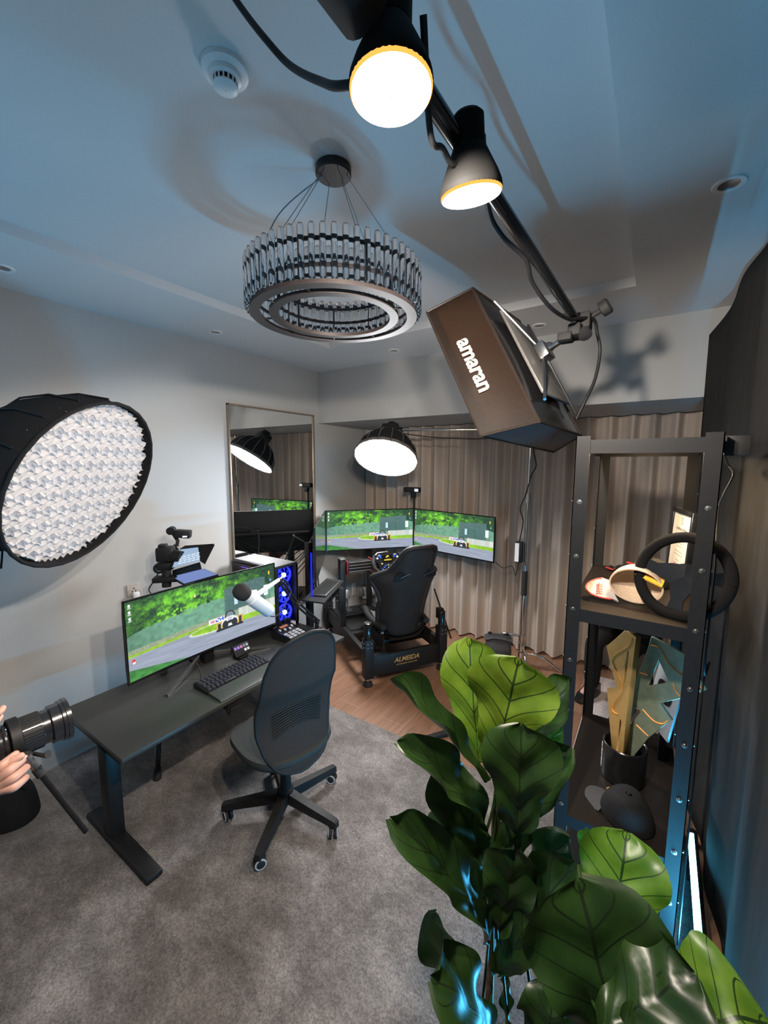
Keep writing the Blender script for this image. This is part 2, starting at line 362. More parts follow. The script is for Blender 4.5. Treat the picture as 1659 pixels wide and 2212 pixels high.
# wall plates
def socket_plate(name, label, c, n, size, up=Z, holes=1, group=None):
    n = V(n).normalized(); s = V(up).cross(n).normalized(); c = V(c)
    t = thing(name, label, 'socket', c, group)
    build('plate', MB().box(c+n*0.005, (size[0], size[1], 0.010), (s, V(up), n), 0.002), mat('plate_beige', (.42, .39, .36), .4), t)
    if holes > 0:
        hb = MB()
        for dx, dy in ((0, .012), (-.011, -.008), (.011, -.008)): hb.box(c+n*0.0105+s*dx+V(up)*dy, (.006, .010, .002), (s, V(up), n))
        build('socket_holes', hb, M_bplastic, t)
    return t
sp = socket_plate('wall_socket', 'square metal wall socket with a white plug left of the teleprompter', P(288, 1274, 'x', XL), X, (.088, .088))
pc = P(290, 1284, 'x', XL)
pl = MB(); pl.box(pc+X*.026, (.042, .045, .032), (Y, Z, X), .008); pl.tube(spline([pc+X*.04+V((0, 0, -.02)), pc+X*.05+V((0, 0, -.09)), pc+X*.03+V((0, .02, -.25)), pc+X*.01+V((0, .04, -.6))]), .004)
tag(build('power_plug', pl, M_white, origin=pc), 'white plug with a cord pushed into the wall socket left of the teleprompter', 'plug')
socket_plate('wall_plate', 'blank grey wall plate between the mirror and the curtain', P(684, 1113, 'x', XL), X, (.085, .085), holes=0)
for px, py, lab in ((763, 1272, 'white tall socket plate low on the left wall behind the simulator pedals, nearer the camera'), (797, 1275, 'white tall socket plate low beside the curtain, behind the bucket seat')):
    c0 = P(px, py, 'x', XL+.001) if px < 780 else V((-2.93, 3.985, .285))
    n = X if px < 780 else V((.25, -1, 0))
    n = n.normalized(); s = Z.cross(n)
    t = thing('wall_socket', lab, 'socket', c0)
    build('plate', MB().box(c0+n*.008, (.075, .15, .012), (s, Z, n), .004), M_white, t)
    hb = MB()
    for dy in (.03, -.03):
        hb.lathe([(.016, 0), (.016, .001), (.014, .001), (.014, 0)], c0+n*.0142+Z*dy, n, 20)
        for dx in (-.006, .006): hb.box(c0+n*.0147+Z*dy+s*dx, (.003, .006, .001), (s, Z, n))
    build('socket_holes', hb, M_grey, t)
# leaning wall mirror
def quad(q): return [P(*p, 'x', XL+.02) for p in q]
m0, m1 = 2.135, 3.16
t = thing('wall_mirror', 'tall slim-framed mirror on the left wall beside the room corner', 'mirror', (XL, (m0+m1)/2, .45))
fr = MB(); zt, zb = 2.39, .45
for a, b in (((m0, zb), (m0+.014, zt)), ((m1-.014, zb), (m1, zt)), ((m0, zt-.014), (m1, zt)), ((m0, zb), (m1, zb+.014))): fr.box2((XL+.001, a[0], a[1]), (XL+.028, b[0], b[1]), .002)
build('mirror_frame', fr, mat('bronze_frame', (.30, .24, .19), .4, .6), t)
build('mirror_glass', MB().box2((XL+.002, m0+.012, zb+.012), (XL+.016, m1-.012, zt-.012)), M_mirror, t)

# downlights in the soffit
def downlight(c0, label):
    t = thing('recessed_downlight', label, 'ceiling light', c0, 'recessed downlights')
    build('trim_ring', MB().lathe([(.030, 0.0), (.031, -.004), (.046, -.005), (.048, -.001), (.048, .0)], c0, Z, 32), M_white, t)
    build('reflector', MB().lathe([(.031, -.003), (.028, -.0012), (.001, -.0008)], c0, Z, 28), M_steel, t)
for q, lab in (((5, 578), 'switched-off recessed downlight cut by the left edge of the photo'), ((465, 717), 'switched-off recessed downlight above the mirror side of the left wall'),
               ((851, 757), 'switched-off recessed downlight below the chandelier near the back wall'), ((1165, 703), 'switched-off recessed downlight above the rectangular softbox'),
               ((1575, 397), 'switched-off recessed downlight at the upper right near the black drape')):
    downlight(P(*q, 'z', ZS), lab)
# smoke detector
c0 = P(486, 148, 'z', ZT)
t = thing('smoke_detector', 'round white smoke detector on the ceiling', 'smoke detector', c0)
build('base', MB().lathe([(.001, 0), (.056, 0), (.056, -.012), (.050, -.016), (.001, -.016)], c0, Z, 40), M_white, t)
build('sensor_cap', MB().lathe([(.040, -.016), (.038, -.026), (.030, -.030)], c0, Z, 36), M_white, t)
vg = MB()
for k in range(16):
    a = 2*PI*k/16; d = V((math.cos(a), math.sin(a), 0)); vg.box(c0+d*.0285+Z*-.035, (.003, .004, .013), (d, Z.cross(d), Z))
vg.lathe([(.026, -.029), (.026, -.042)], c0, Z, 28, mi=1)
build('vent_grille', vg, (M_white, M_bplastic), t)
build('bottom_disc', MB().lathe([(.030, -.041), (.030, -.044), (.022, -.050), (.001, -.051)], c0, Z, 32), M_white, t)

# ------------------------------------------------------------------ chandelier
cc = P(720, 362, 'z', ZT); zb, zt2 = 2.405, 2.548
t = thing('ring_chandelier', 'round chandelier with two tiers of clear glass rods hung from a dark canopy', 'chandelier', V((cc.x, cc.y, ZT)))
M_bronze = mat('dark_bronze', (.040, .031, .030), .5, .4)
build('canopy', MB().lathe([(.001, 0), (.058, 0), (.060, -.003), (.060, -.024), (.057, -.027), (.001, -.027)], (cc.x, cc.y, ZT), Z, 40), M_bronze, t)
R1, R2 = .292, .212
def ringprof(r, w, z0, z1): return [(r-w, z0), (r, z0), (r, z1), (r-w, z1), (r-w, z0)]
o0 = (cc.x, cc.y, 0)
build('outer_ring', MB().lathe(ringprof(R1-.006, .034, zb-.004, zb+.008), o0, Z, 72), M_bronze, t)
build('inner_ring', MB().lathe(ringprof(R2+.010, .030, zb-.004, zb+.008), o0, Z, 64), M_bronze, t)
br = MB()
for r, zz in ((R1-.014, zt2-.028), (R1-.014, zb+.045), (R2+.000, zt2-.028-.02), (R2+.000, zb+.045)): br.lathe(ringprof(r, .006, zz, zz+.010), o0, Z, 64)
for k in range(9):
    a = 2*PI*k/9+.2; d = V((math.cos(a), math.sin(a), 0)); b0 = V((cc.x, cc.y, 0))
    br.tube([b0+d*(R1-.02)+Z*zb, b0+d*(R1-.02)+Z*(zt2-.02)], .0035, 6); br.tube([b0+d*(R2+.01)+Z*zb, b0+d*(R1-.02)+Z*zb], .003, 6)
    br.tube([b0+d*(R2-.003)+Z*zb, b0+d*(R2-.003)+Z*(zt2-.04)], .003, 6)
build('support_frame', br, M_bronze, t)
M_cryst = glass('crystal_rod', (.97, .98, 1.0), 0.02, 1.47)
proto = {}
for R, n, h, nm in ((R1, 58, zt2-zb, 'a'), (R2, 40, zt2-zb-.022, 'b')):
    src = None
    for k in range(n):
        a = 2*PI*k/n; p = V((cc.x+R*math.cos(a), cc.y+R*math.sin(a), zb+.008))
        if src is None:
            q = MB().lathe([(.001, 0), (.0085, 0.0), (.0095, .004), (.0095, h-.006), (.007, h), (.001, h)], p, Z, 10)
            src = build('glass_rod', q, M_cryst, t, origin=p)
        else: dup_part(src, t, p)
bz = MB()
for R, n, h in ((R1-.009, 58, zt2-zb), (R2-.008, 40, zt2-zb-.022)):
    for k in range(n):
        a = 2*PI*k/n; d = V((math.cos(a), math.sin(a), 0))
        for zz in (zb+.052, zb+h-.022): bz.box(V((cc.x, cc.y, zz))+d*(R-.002), (.004, .010, .0045), (d, Z.cross(d), Z))
ob = build('rod_clips', bz, M_bronze, t); ob['kind'] = 'stuff'
for k in range(6):
    a = 2*PI*k/6+.5; d = V((math.cos(a), math.sin(a), 0)); b0 = V((cc.x, cc.y, 0))
    build('suspension_wire', MB().tube([b0+d*.045+Z*(ZT-.026), b0+d*(R1-.016)+Z*(zt2-.02)], .0013, 6), M_steel, t)
build('power_wire', MB().tube(spline([V((cc.x-.03, cc.y-.02, ZT-.026)), V((cc.x-.14, cc.y-.12, ZT-.16)), V((cc.x-.19, cc.y-.19, zt2-.02))]), .0022, 6), M_grey, t)
# ================================================================== desk and what stands on it
ZD = .57
t = thing('standing_desk', 'long black sit-stand desk along the left wall', 'desk', (-2.25, 1.6, 0))
DY0, DY1, DX0, DX1 = .745, 2.325, -2.59, -1.912
build('desktop', MB().box2((DX0, DY0, ZD-.025), (DX1, DY1, ZD), .004), M_desk, t)
for yy in (.785, 1.96):
    build('lifting_column', MB().box2((-2.195, yy-.032, .03), (-2.112, yy+.032, ZD-.055), .004), M_black, t)
    build('foot', MB().box2((-2.40, yy-.038, .011), (-1.765, yy+.038, .042), .010), M_black, t)
    build('top_bracket', MB().box2((-2.50, yy-.025, ZD-.065), (-1.98, yy+.025, ZD-.025), .003), M_black, t)
build('cross_beam', MB().box2((-2.19, .80, ZD-.075), (-2.11, 1.95, ZD-.035), .003), M_black, t)
ctl = MB(); ctl.box2((-2.02, 1.30, ZD-.07), (-1.93, 1.40, ZD-.026), .004); ctl.tube(spline([(-2.0, 1.33, ZD-.06), (-2.0, 1.36, ZD-.15), (-2.08, 1.45, ZD-.12), (-2.12, 1.7, ZD-.07)]), .004)
build('control_box', ctl, M_bplastic, t)

# ---- picture shown on every screen
_rng = np.random.default_rng(3)
def vnoise(u, v, fx, fy):
    g = _rng.random((int(fy)+3, int(fx)+3)); x = u*fx; y = v*fy; xi = np.floor(x).astype(int); yi = np.floor(y).astype(int); fxx = x-xi; fyy = y-yi; xi = xi % (int(fx)+2); yi = yi % (int(fy)+2)
    fxx = fxx*fxx*(3-2*fxx); fyy = fyy*fyy*(3-2*fyy)
    return (g[yi, xi]*(1-fxx)+g[yi, xi+1]*fxx)*(1-fyy)+(g[yi+1, xi]*(1-fxx)+g[yi+1, xi+1]*fxx)*fyy
NU, NV = 340, 150
def picture():
    U, W = np.meshgrid(np.linspace(0, 1, NU+1), np.linspace(0, 1, NV+1), indexing='ij')
    n1 = vnoise(U, W, 14, 8); n2 = vnoise(U, W, 45, 26); n3 = vnoise(U, W, 120, 60); n4 = vnoise(U, W, 26, 15)
    img = np.zeros(U.shape+(3,))
    def put(mask, col):
        k = mask[..., None]; img[:] = np.where(k, np.array(lin(col)) if isinstance(col, tuple) else col, img)
    tr = np.clip(.36*n1+.30*n4+.26*n2+.22*n3, 0, 1.1)
    lum = np.clip((tr-.30)*1.9, 0, 1)**1.25*(np.exp(-((U-.43)/.30)**2)*1.05+.16)*(1-.45*np.clip((W-.86)/.14, 0, 1))
    lum = np.clip(lum, 0, 1)[..., None]
    img[:] = np.array(lin((14, 48, 30)))*(1-lum)+np.array(lin((118, 205, 34)))*lum
    img *= (.55+.75*n3*n2+.35*n1)[..., None]
    fence_top = .68-.10*np.clip((.35-U)/.35, 0, 1)+.02*np.sin(U*25)*0+.03*(n2-.5)
    haze = (W < fence_top)
    hz = np.array(lin((104, 152, 124)))*(.8+.5*n2[..., None])
    hz = hz*(1-.35*np.clip((.25-U)/.25, 0, 1)[..., None])
    img[:] = np.where(haze[..., None], hz, img)
    bright = (np.abs(W-.69) < .03+.05*n4) & (np.abs(U-.30) < .13) & (n3+n2 > 1.0); put(bright, (125, 205, 40))
    roof = (U > .60) & (U < .92) & (W < .80-.35*np.clip(U-.86, 0, 1)+.18*(U-.60)) & (W > .40)
    put(roof, np.array(lin((78, 108, 104)))*(.8+.4*n3[..., None])); put((U > .62) & (U < .90) & (W < .68) & (W > .40), np.array(lin((70, 104, 98)))*(.85+.3*vnoise(U, W, 90, 3)[..., None]))
    put((np.abs(U-.685) < .014) & (W > .53) & (W < .67), (190, 220, 230)); put((np.abs(U-.925) < .017) & (W > .53) & (W < .70), (225, 240, 245))
    put((np.abs(U-.965) < .006) & (np.abs(W-.76) < .02), (120, 170, 220)); put((np.abs(U-.955) < .006) & (np.abs(W-.88) < .03), (240, 190, 60))
    wt = .40+.07*np.clip((U-.10)/.9, 0, 1); wb = wt-.055-.06*np.clip(U-.45, 0, 1)
    wall = (W < wt) & (W > wb-.03); put(wall, np.array(lin((150, 160, 130)))*(.75+.4*n3[..., None]))
    tk = (W < wb); put(tk, np.array(lin((150, 157, 174)))*(.82+.30*vnoise(U, W+.12*U, 10, 60)[..., None]))
    lg = (W < wb) & (W > wb-.035-.02*U) & (U < .5); put(lg, np.array(lin((150, 190, 40)))*(.7+.5*n2[..., None]))
    put((U > .70) & (W > .315) & (W < .455), np.array(lin((208, 214, 205)))*(.78+.3*vnoise(U, W, 60, 2)[..., None]))
    gr = (((U-.60)/.235)**2+((W-.30)/.055)**2 < 1) & (U < .60) | ((U >= .60) & (W > .245) & (W < .325)); edge = (((U-.60)/.25)**2+((W-.295)/.068)**2 < 1) & (U < .60)
    put(edge, (215, 218, 205)); put(gr, np.array(lin((140, 190, 20)))*(.75+.5*n2[..., None]))
    put((W < .16-.42*U) & (U < .38), np.array(lin((60, 130, 50)))*(.6+.7*n2[..., None]))
    # sponsor board, car, course marks
    put((U > .485) & (U < .60) & (W > .345) & (W < .415), (240, 240, 240)); put((U > .495) & (U < .525) & (W > .355) & (W < .405) & ((U*170+W*60) % 2 > .7), (200, 40, 60)); put((U > .53) & (U < .59) & (W > .36) & (W < .41) & (n3 > .35), (40, 90, 200))
    def bx(u0, u1, w0, w1, c): put((U > u0) & (U < u1) & (W > w0) & (W < w1), c)
    bx(.535, .735, .205, .235, (22, 22, 22)); bx(.54, .73, .235, .262, (196, 160, 70)); bx(.535, .575, .24, .345, (205, 170, 80)); bx(.545, .565, .235, .32, (25, 25, 28)); bx(.685, .735, .24, .36, (205, 170, 80)); bx(.70, .722, .235, .34, (60, 30, 25))
    put((((U-.635)/.040)**2+((W-.375)/.095)**2 < 1) & (W > .36), (40, 44, 48)); put((((U-.635)/.030)**2+((W-.375)/.075)**2 < 1) & (W > .37), (120, 132, 138)); put((((U-.635)/.062)**2+((W-.30)/.085)**2 < 1) & (W > .235), (225, 226, 228)); bx(.618, .652, .275, .325, (35, 38, 44)); put((((U-.60)/.022)**2+((W-.275)/.06)**2 < 1), (30, 30, 34)); put((((U-.668)/.022)**2+((W-.275)/.06)**2 < 1), (30, 30, 34)); bx(.62, .65, .33, .37, (190, 195, 200)); bx(.672, .684, .37, .39, (30, 190, 120))
    put(((U-.028)**2*5+(W-.26)**2 < .0005), (215, 50, 40)); put((np.abs(U-.03) < .008) & (np.abs(W-.235) < .012), (235, 220, 215))
    for wc in (.945, .865, .785):
        put((np.abs(U-.022) < .007) & (np.abs(W-wc) < .018), (235, 240, 240)); put((np.abs(U-.022) < .010) & (np.abs(W-wc+.028) < .005), (200, 210, 210))
    put(((U-.40)**2*5+(W-.83)**2 < .0004), (240, 215, 140))
    return img*.92+np.array([.020, .026, .030])
PIC = picture()
def screen_mat():
    m = bpy.data.materials.new('lit_screen'); m.use_nodes = True; nt = m.node_tree; nt.nodes.clear()
    o = N(nt, 'ShaderNodeOutputMaterial'); e = N(nt, 'ShaderNodeEmission'); a = N(nt, 'ShaderNodeAttribute', attribute_name='picture'); g = N(nt, 'ShaderNodeBsdfGlossy', Roughness=.25); g.inputs[0].default_value = (.03, .03, .03, 1); ad = N(nt, 'ShaderNodeAddShader')
    e.inputs[1].default_value = LV_SCREEN; nt.links.new(a.outputs['Color'], e.inputs[0]); nt.links.new(e.outputs[0], ad.inputs[0]); nt.links.new(g.outputs[0], ad.inputs[1]); nt.links.new(ad.outputs[0], o.inputs[0]); return m
M_screen = screen_mat()
def screen_part(fn, parent, name='screen'):
    mb = MB().grid(fn, NU, NV); mb.bm.verts.ensure_lookup_table()
    o = build(name, mb, M_screen, parent, smooth=80)
    at = o.data.color_attributes.new('picture', 'FLOAT_COLOR', 'POINT')
    buf = np.ones(((NU+1)*(NV+1), 4), dtype=np.float32); buf[:, :3] = PIC.reshape(-1, 3); at.data.foreach_set('color', buf.ravel()); return o
def monitor(label, cen, sdir, wd, ht, sag, group=None, cat='monitor', lit=True):
    """sdir runs along the picture from its left to its right as the viewer sees it"""
    cen = V(cen); sdir = V(sdir).normalized(); n = sdir.cross(Z).normalized()    # n points at the viewer
    t = thing('ultrawide_monitor', label, cat, cen-Z*(ht/2), group)
    def surf(off, m=0.0):
        return lambda u, v: cen+sdir*((u-.5)*(wd-2*m))+Z*((v-.5)*(ht-2*m))+n*(sag*(2*u-1)**2+off)
    sh = MB(); nu = 20; rings = []
    for i in range(nu+1):
        u = i/nu; b = .010+.022*(1-(2*u-1)**2)
        rings.append([surf(0)(u, 0), surf(0)(u, 1), surf(-.008)(u, 1), surf(-b-.008)(u, .82), surf(-b-.008)(u, .18), surf(-.008)(u, 0)])
    sh.loft(rings); build('casing', sh, M_bplastic, t, smooth=30)
    bz = MB(); w2 = .009
    for (u0, u1, v0, v1) in ((0, 1, 0, 1.7*w2/ht), (0, 1, 1-w2/ht, 1), (0, w2/wd, 0, 1), (1-w2/wd, 1, 0, 1)):
        k = 16 if u1-u0 > .5 else 1
        bz.loft([[surf(.0005)(u0+(u1-u0)*i/k, v0), surf(.0005)(u0+(u1-u0)*i/k, v1), surf(.004)(u0+(u1-u0)*i/k, v1), surf(.004)(u0+(u1-u0)*i/k, v0)] for i in range(k+1)])
    build('bezel', bz, M_gloss, t, smooth=0)
    if lit: screen_part(surf(.003, w2*.9), t)
    else: build('screen', MB().grid(surf(.003, w2*.9), 8, 4), mat('dark_screen_panel', (.012, .013, .014), .08), t)
    return t, n
mt, mn = monitor('big curved ultrawide monitor standing on the desk showing a race car on a track', (-2.365, 1.503, .912), (0, 1, 0), 1.055, .482, .022)
st = MB(); st.box2((-2.47, 1.47, ZD+.004), (-2.40, 1.54, .95), .008); st.box2((-2.55, 1.44, ZD), (-2.44, 1.57, ZD+.012), .004)
build('stand_neck', st, M_bplastic, mt)
for e in (V((-2.238, 1.125, ZD+.008)), V((-2.243, 1.885, ZD+.008))):
    a = V((-2.49, 1.505, ZD+.022)); d = (e-a).normalized(); sd = Z.cross(d).normalized()
    build('stand_leg', MB().loft([[a+sd*.014, a-sd*.014, a-sd*.010+Z*.022, a+sd*.010+Z*.022], [e+sd*.010-Z*.008, e-sd*.010-Z*.008, e-sd*.008+Z*.004, e+sd*.008+Z*.004]]), M_gunmetal, mt)
cb = build('monitor_cable', MB().tube(spline([(-2.33, 1.37, .64), (-2.28, 1.36, .60), (-2.24, 1.34, ZD+.006), (-2.20, 1.31, ZD+.006), (-2.185, 1.295, ZD+.012)]), .0035), M_bplastic)
tag(cb, 'thin black cord running from the desk keyboard to under the monitor', 'cable')
# keyboard + wrist rest
t = thing('mechanical_keyboard', 'black full-size mechanical keyboard with dark blue keycaps on the desk', 'keyboard', (-2.12, 1.5, ZD))
build('case', MB().loft([[V((-2.195, y, ZD)), V((-2.195, y, ZD+.032)), V((-2.055, y, ZD+.018)), V((-2.055, y, ZD))] for y in (1.262, 1.715)]), M_bplastic, t)
M_key = mat('keycap', (.03, .032, .048), .45)
kx = V((-2.055+2.195, 0, -.014)).normalized(); kn = kx.cross(Y)*-1
kn = V((.1, 0, 1)).normalized(); src = None
for r in range(6):
    for q in range(16):
        if r == 5 and q in (4, 5, 6): continue
        p = V((-2.186+.0115+.0225*r, 1.268+.0138+.0276*q+(.006 if r in (2, 4) else 0), ZD+.0315-.0023*r))
        if src is None: src = build('key', MB().loft([[p+kx*(a*.0095)+Y*(b*.0118) for a, b in ((-1, -1), (1, -1), (1, 1), (-1, 1))], [p+kx*(a*.0070-.0005)+Y*(b*.0088)+kn*.010 for a, b in ((-1, -1), (1, -1), (1, 1), (-1, 1))]]), M_key, t, origin=p)
        else: dup_part(src, t, p)
build('space_bar', MB().box(V((-2.186+.0115+.1125, 1.268+.0138+.138, ZD+.024)), (.018, .078, .010), (kx, Y, kn), .002), M_key, t)
wr = build('wrist_rest', MB().loft([[V((-2.045, y, ZD)), V((-2.045, y, ZD+.020)), V((-1.945, y, ZD+.013)), V((-1.925, y, ZD+.004)), V((-1.925, y, ZD))] for y in (1.262, 1.712)]), mat('leatherette', (.035, .042, .040), .42, bump=.1))
tag(wr, 'dark flat wrist rest lying in front of the desk keyboard', 'wrist rest')
# key pad with lit buttons
c0 = V((-2.285, 1.668, ZD+.055)); up = V((-.55, 0, .83)).normalized(); nn = V((.83, 0, .55)).normalized(); sd = Y.copy()
t = thing('button_pad', 'small black button pad with lit icons standing behind the desk keyboard', 'button pad', V((c0.x, c0.y, ZD)))
build('body', MB().box(c0, (.125, .082, .022), (sd, up, nn), .006), M_bplastic, t)
build('foot_stand', MB().box2((-2.33, 1.63, ZD), (-2.25, 1.70, ZD+.02), .003), M_bplastic, t)
cols = [(.55, .25, .9), (.45, .3, .9), (.8, .25, .6), (.3, .3, .35), (.5, .5, .55), (.04, .04, .05), (.04, .04, .05), (.04, .04, .05), (.9, .9, .9), (.8, .8, .85)]
kmats = [emit('pad_key_glow', cc2, .9) for cc2 in cols]
for r in range(2):
    for q in range(5): build('lit_button', MB().box(c0+nn*.0115+sd*(-.046+.023*q)+up*(.018-.028*r), (.017, .017, .003), (sd, up, nn), .001), kmats[r*5+q], t)
# microphone and its arm
tip = P(606, 1250, 'x', -2.10); elb = P(640, 1303, 'x', -2.15); bas = V((-2.17, 2.295, ZD+.03))
t = thing('microphone_arm', 'black folding microphone arm clamped to the far end of the desk', 'microphone arm', V((bas.x, bas.y, ZD)))
cl = MB(); cl.box2((bas.x-.025, bas.y-.02, ZD), (bas.x+.025, bas.y+.035, ZD+.02), .003); cl.cyl(V((bas.x, bas.y, ZD+.02)), V((bas.x, bas.y, ZD+.075)), .016); build('clamp', cl, M_bplastic, t)
b2 = V((bas.x, bas.y, ZD+.075)); sdv = (elb-b2).normalized().cross(X).normalized()
for s_ in (-1, 1): build('lower_bar', MB().tube([b2+sdv*.013*s_, elb+sdv*.013*s_], .009, 8), M_black, t)
for s_ in (-1, 1): build('upper_bar', MB().tube([elb+sdv*.012*s_, tip+sdv*.012*s_-Z*.02], .009, 8), M_black, t)
jn = MB(); jn.cyl(elb-X*.018, elb+X*.022, .020); jn.cyl(tip-X*.018-Z*.015, tip+X*.022-Z*.015, .018); jn.cyl(b2-X*.02, b2+X*.02, .018); build('joint', jn, M_bplastic, t)
kn2 = MB(); kn2.cyl(elb+X*.022, elb+X*.036, .008); kn2.cyl(tip+X*.022-Z*.015, tip+X*.036-Z*.015, .008); kn2.cyl(b2+X*.02, b2+X*.03, .006); build('joint_bolt', kn2, M_chrome, t)
foam = P(523, 1279, 'x', -2.0); tail = P(577, 1317, 'x', -2.03); ma = (tail-foam).normalized()
t = thing('white_microphone', 'white microphone with a black foam cover hanging in front of the desk monitor', 'microphone', tip)
build('foam_cover', MB().lathe([(.001, -.050), (.026, -.048), (.042, -.037), (.050, -.015), (.050, .010), (.044, .032), (.036, .042)], foam, ma, 28), mat('foam', (.022, .022, .023), .95, scale=300, bump=.5), t)
L = (tail-foam).length
build('body', MB().lathe([(.036, .036), (.041, .040), (.042, .078), (.037, .083), (.037, .087), (.042, .091), (.042, L+.018), (.038, L+.027), (.001, L+.028)], foam, ma, 28), M_white, t)
yk = foam+ma*.095; ty = (tip-yk).normalized(); ys = ty.cross(ma).normalized(); yn = ys.cross(ty)
yy = MB(); yy.loft([[yk+ys*.045*s_+yn*a*.024*w_+ty*l for a, s_ in ((-1, 1), (1, 1), (1, .55), (-1, .55))] for l, w_ in ((-.012, 1), (.06, 1.0), (.10, .7))]); yy.cyl(yk+ty*.085, tip-ty*.025, .017, .012, 16)
build('yoke', yy, M_white, t); build('mount_screw', MB().cyl(tip-ty*.03, tip+ty*.012, .007), M_chrome, t)
jk = tail-ma*.035-Z*.032
build('mic_cable', MB().tube(spline([jk, jk+V((0, .03, -.03)), jk+V((-.0, .12, -.05)), tip+V((-.01, .10, -.12)), tip+V((-.02, .06, -.03)), elb+V((.0, -.02, .03))]), .0035), M_bplastic, t)
# audio mixer
t = thing('audio_mixer', 'black audio mixing console with white buttons at the far end of the desk', 'mixer', (-2.22, 2.08, ZD))
q = [P(608, 1352, 'z', .625), P(636, 1344, 'z', .64), P(662, 1364, 'z', .64), P(638, 1380, 'z', .625)]
a0 = V((-2.36, 2.02, 0)); qx = V((1, 0, 0)); 
mx0, mx1, my0, my1 = -2.345, -2.135, 1.985, 2.165
build('base', MB().loft([[V((mx0, y, ZD)), V((mx0, y, ZD+.07)), V((mx1, y, ZD+.038)), V((mx1, y, ZD))] for y in (my0, my1)]), M_bplastic, t)
fx = V((mx1-mx0, 0, -.032)); fl = fx.length; fx.normalize(); fn = V((.15, 0, 1)).normalized(); fo = V((mx0, my0, ZD+.07))
rim = MB()
for a, b in (((0, 0), (fl, .008)), ((0, .172), (fl, .18)), ((0, 0), (.008, .18)), ((fl-.008, 0), (fl, .18))): rim.box(fo+fx*((a[0]+b[0])/2)+Y*((a[1]+b[1])/2)+fn*.002, (b[0]-a[0], b[1]-a[1], .008), (fx, Y, fn))
build('rim', rim, M_gloss, t)
M_btn = emit('mixer_button_glow', (.85, .9, 1.0), .55)
for r in range(3):
    for q2 in range(4): build('pad_button', MB().box(fo+fx*(.125+.028*r)+Y*(.03+.04*q2)+fn*.004, (.020, .028, .006), (fx, Y, fn), .002), M_btn if (r+q2) % 3 != 1 else M_grey, t)
for q2 in range(4):
    build('fader', MB().box(fo+fx*(.06+.012*(q2 % 3))+Y*(.03+.04*q2)+fn*.007, (.022, .010, .012), (fx, Y, fn), .002), M_white, t)
build('display', MB().box(fo+fx*.025+Y*.10+fn*.004, (.024, .07, .004), (fx, Y, fn)), emit('mixer_display', (.9, .35, .2), .5), t)
# power strip
t = thing('power_strip', 'white power strip with black plugs lying in front of the computer tower', 'power strip', (-2.372, 2.14, ZD))
pa, pb = V((-2.372, 2.07, 0)), V((-2.372, 2.215, 0)); dd = (pb-pa).normalized(); ds = Z.cross(dd)
build('housing', MB().box((pa+pb)/2+Z*(ZD+.027), ((pb-pa).length+.06, .044, .054), (dd, ds, Z), .006), M_white, t)
for k in (.12, .5, .75): build('plug', MB().box(pa+(pb-pa)*k+Z*(ZD+.075), (.030, .034, .044), (dd, ds, Z), .006), M_bplastic, t)
# computer tower
TX0, TX1, TY0, TY1, TZ = -2.93, -2.40, 2.085, 2.32, 1.092
t = thing('computer_tower', 'black computer tower with three blue glowing fans beside the mirror', 'computer', ((TX0+TX1)/2, (TY0+TY1)/2, ZD))
cs = MB(); cs.box2((TX0, TY0, TZ-.02), (TX1, TY1, TZ), .003); cs.box2((TX0, TY0, ZD), (TX1, TY1, ZD+.03), .003); cs.box2((TX0, TY0+.006, ZD), (TX0+.01, TY1, TZ)); cs.box2((TX0, TY1-.012, ZD), (TX1, TY1, TZ-.02))
for y in (TY0+.010, TY1-.022): cs.box2((TX1-.022, y-.01, ZD), (TX1, y+.022, TZ-.02))
build('case', cs, mat('tower_black', (.02, .02, .022), .35), t)
build('top_panel', MB().box2((TX0+.01, TY0+.012, TZ), (TX1-.01, TY1-.012, TZ+.004)), mat('tower_top_grey', (.30, .30, .30), .45), t)
build('side_glass', MB().box2((TX0+.012, TY0, ZD+.035), (TX1-.02, TY0+.006, TZ-.025)), mat('smoked_glass', (.006, .005, .012), .06), t)
build('purple_highlight', MB().tube([(TX0+.12, TY0-.0015, TZ-.05), (TX0+.34, TY0-.0015, TZ-.052)], .0025, 6), emit('purple_highlight_glow', (.25, .1, 1), 1.2), t)  # glowing line drawn as a purple highlight on the smoked glass
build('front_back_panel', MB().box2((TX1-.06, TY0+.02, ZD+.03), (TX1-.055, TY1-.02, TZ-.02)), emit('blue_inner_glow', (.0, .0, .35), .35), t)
yc = (TY0+TY1)/2-.005
for k in range(3):
    c0 = V((TX1-.03, yc, ZD+.095+.155*k+.03))
    f = build('fan', MB().lathe([(.066, -.012), (.070, -.012), (.070, .012), (.066, .012), (.066, -.012)], c0, X, 40), M_fanblue, t)
    bl = MB()
    for b in range(7):
        a = 2*PI*b/7
        def bf(u, v, a=a): r = .020+.044*u; an = a+.42*v+.45*u; return c0+X*(.008*(v-.5))+V((0, math.cos(an)*r, math.sin(an)*r))
        bl.grid(bf, 6, 4)
    build('fan_blades', bl, emit('fan_blade_glow', (.03, .06, 1.0), 1.1), f); build('fan_hub', MB().lathe([(.019, -.01), (.019, .008), (.001, .010)], c0, X, 24), M_fanwhite, f)
build('edge_strip', MB().box2((TX1-.004, TY1+.0, ZD+.02), (TX1+.001, TY1+.004, TZ-.01)), M_steel, t)

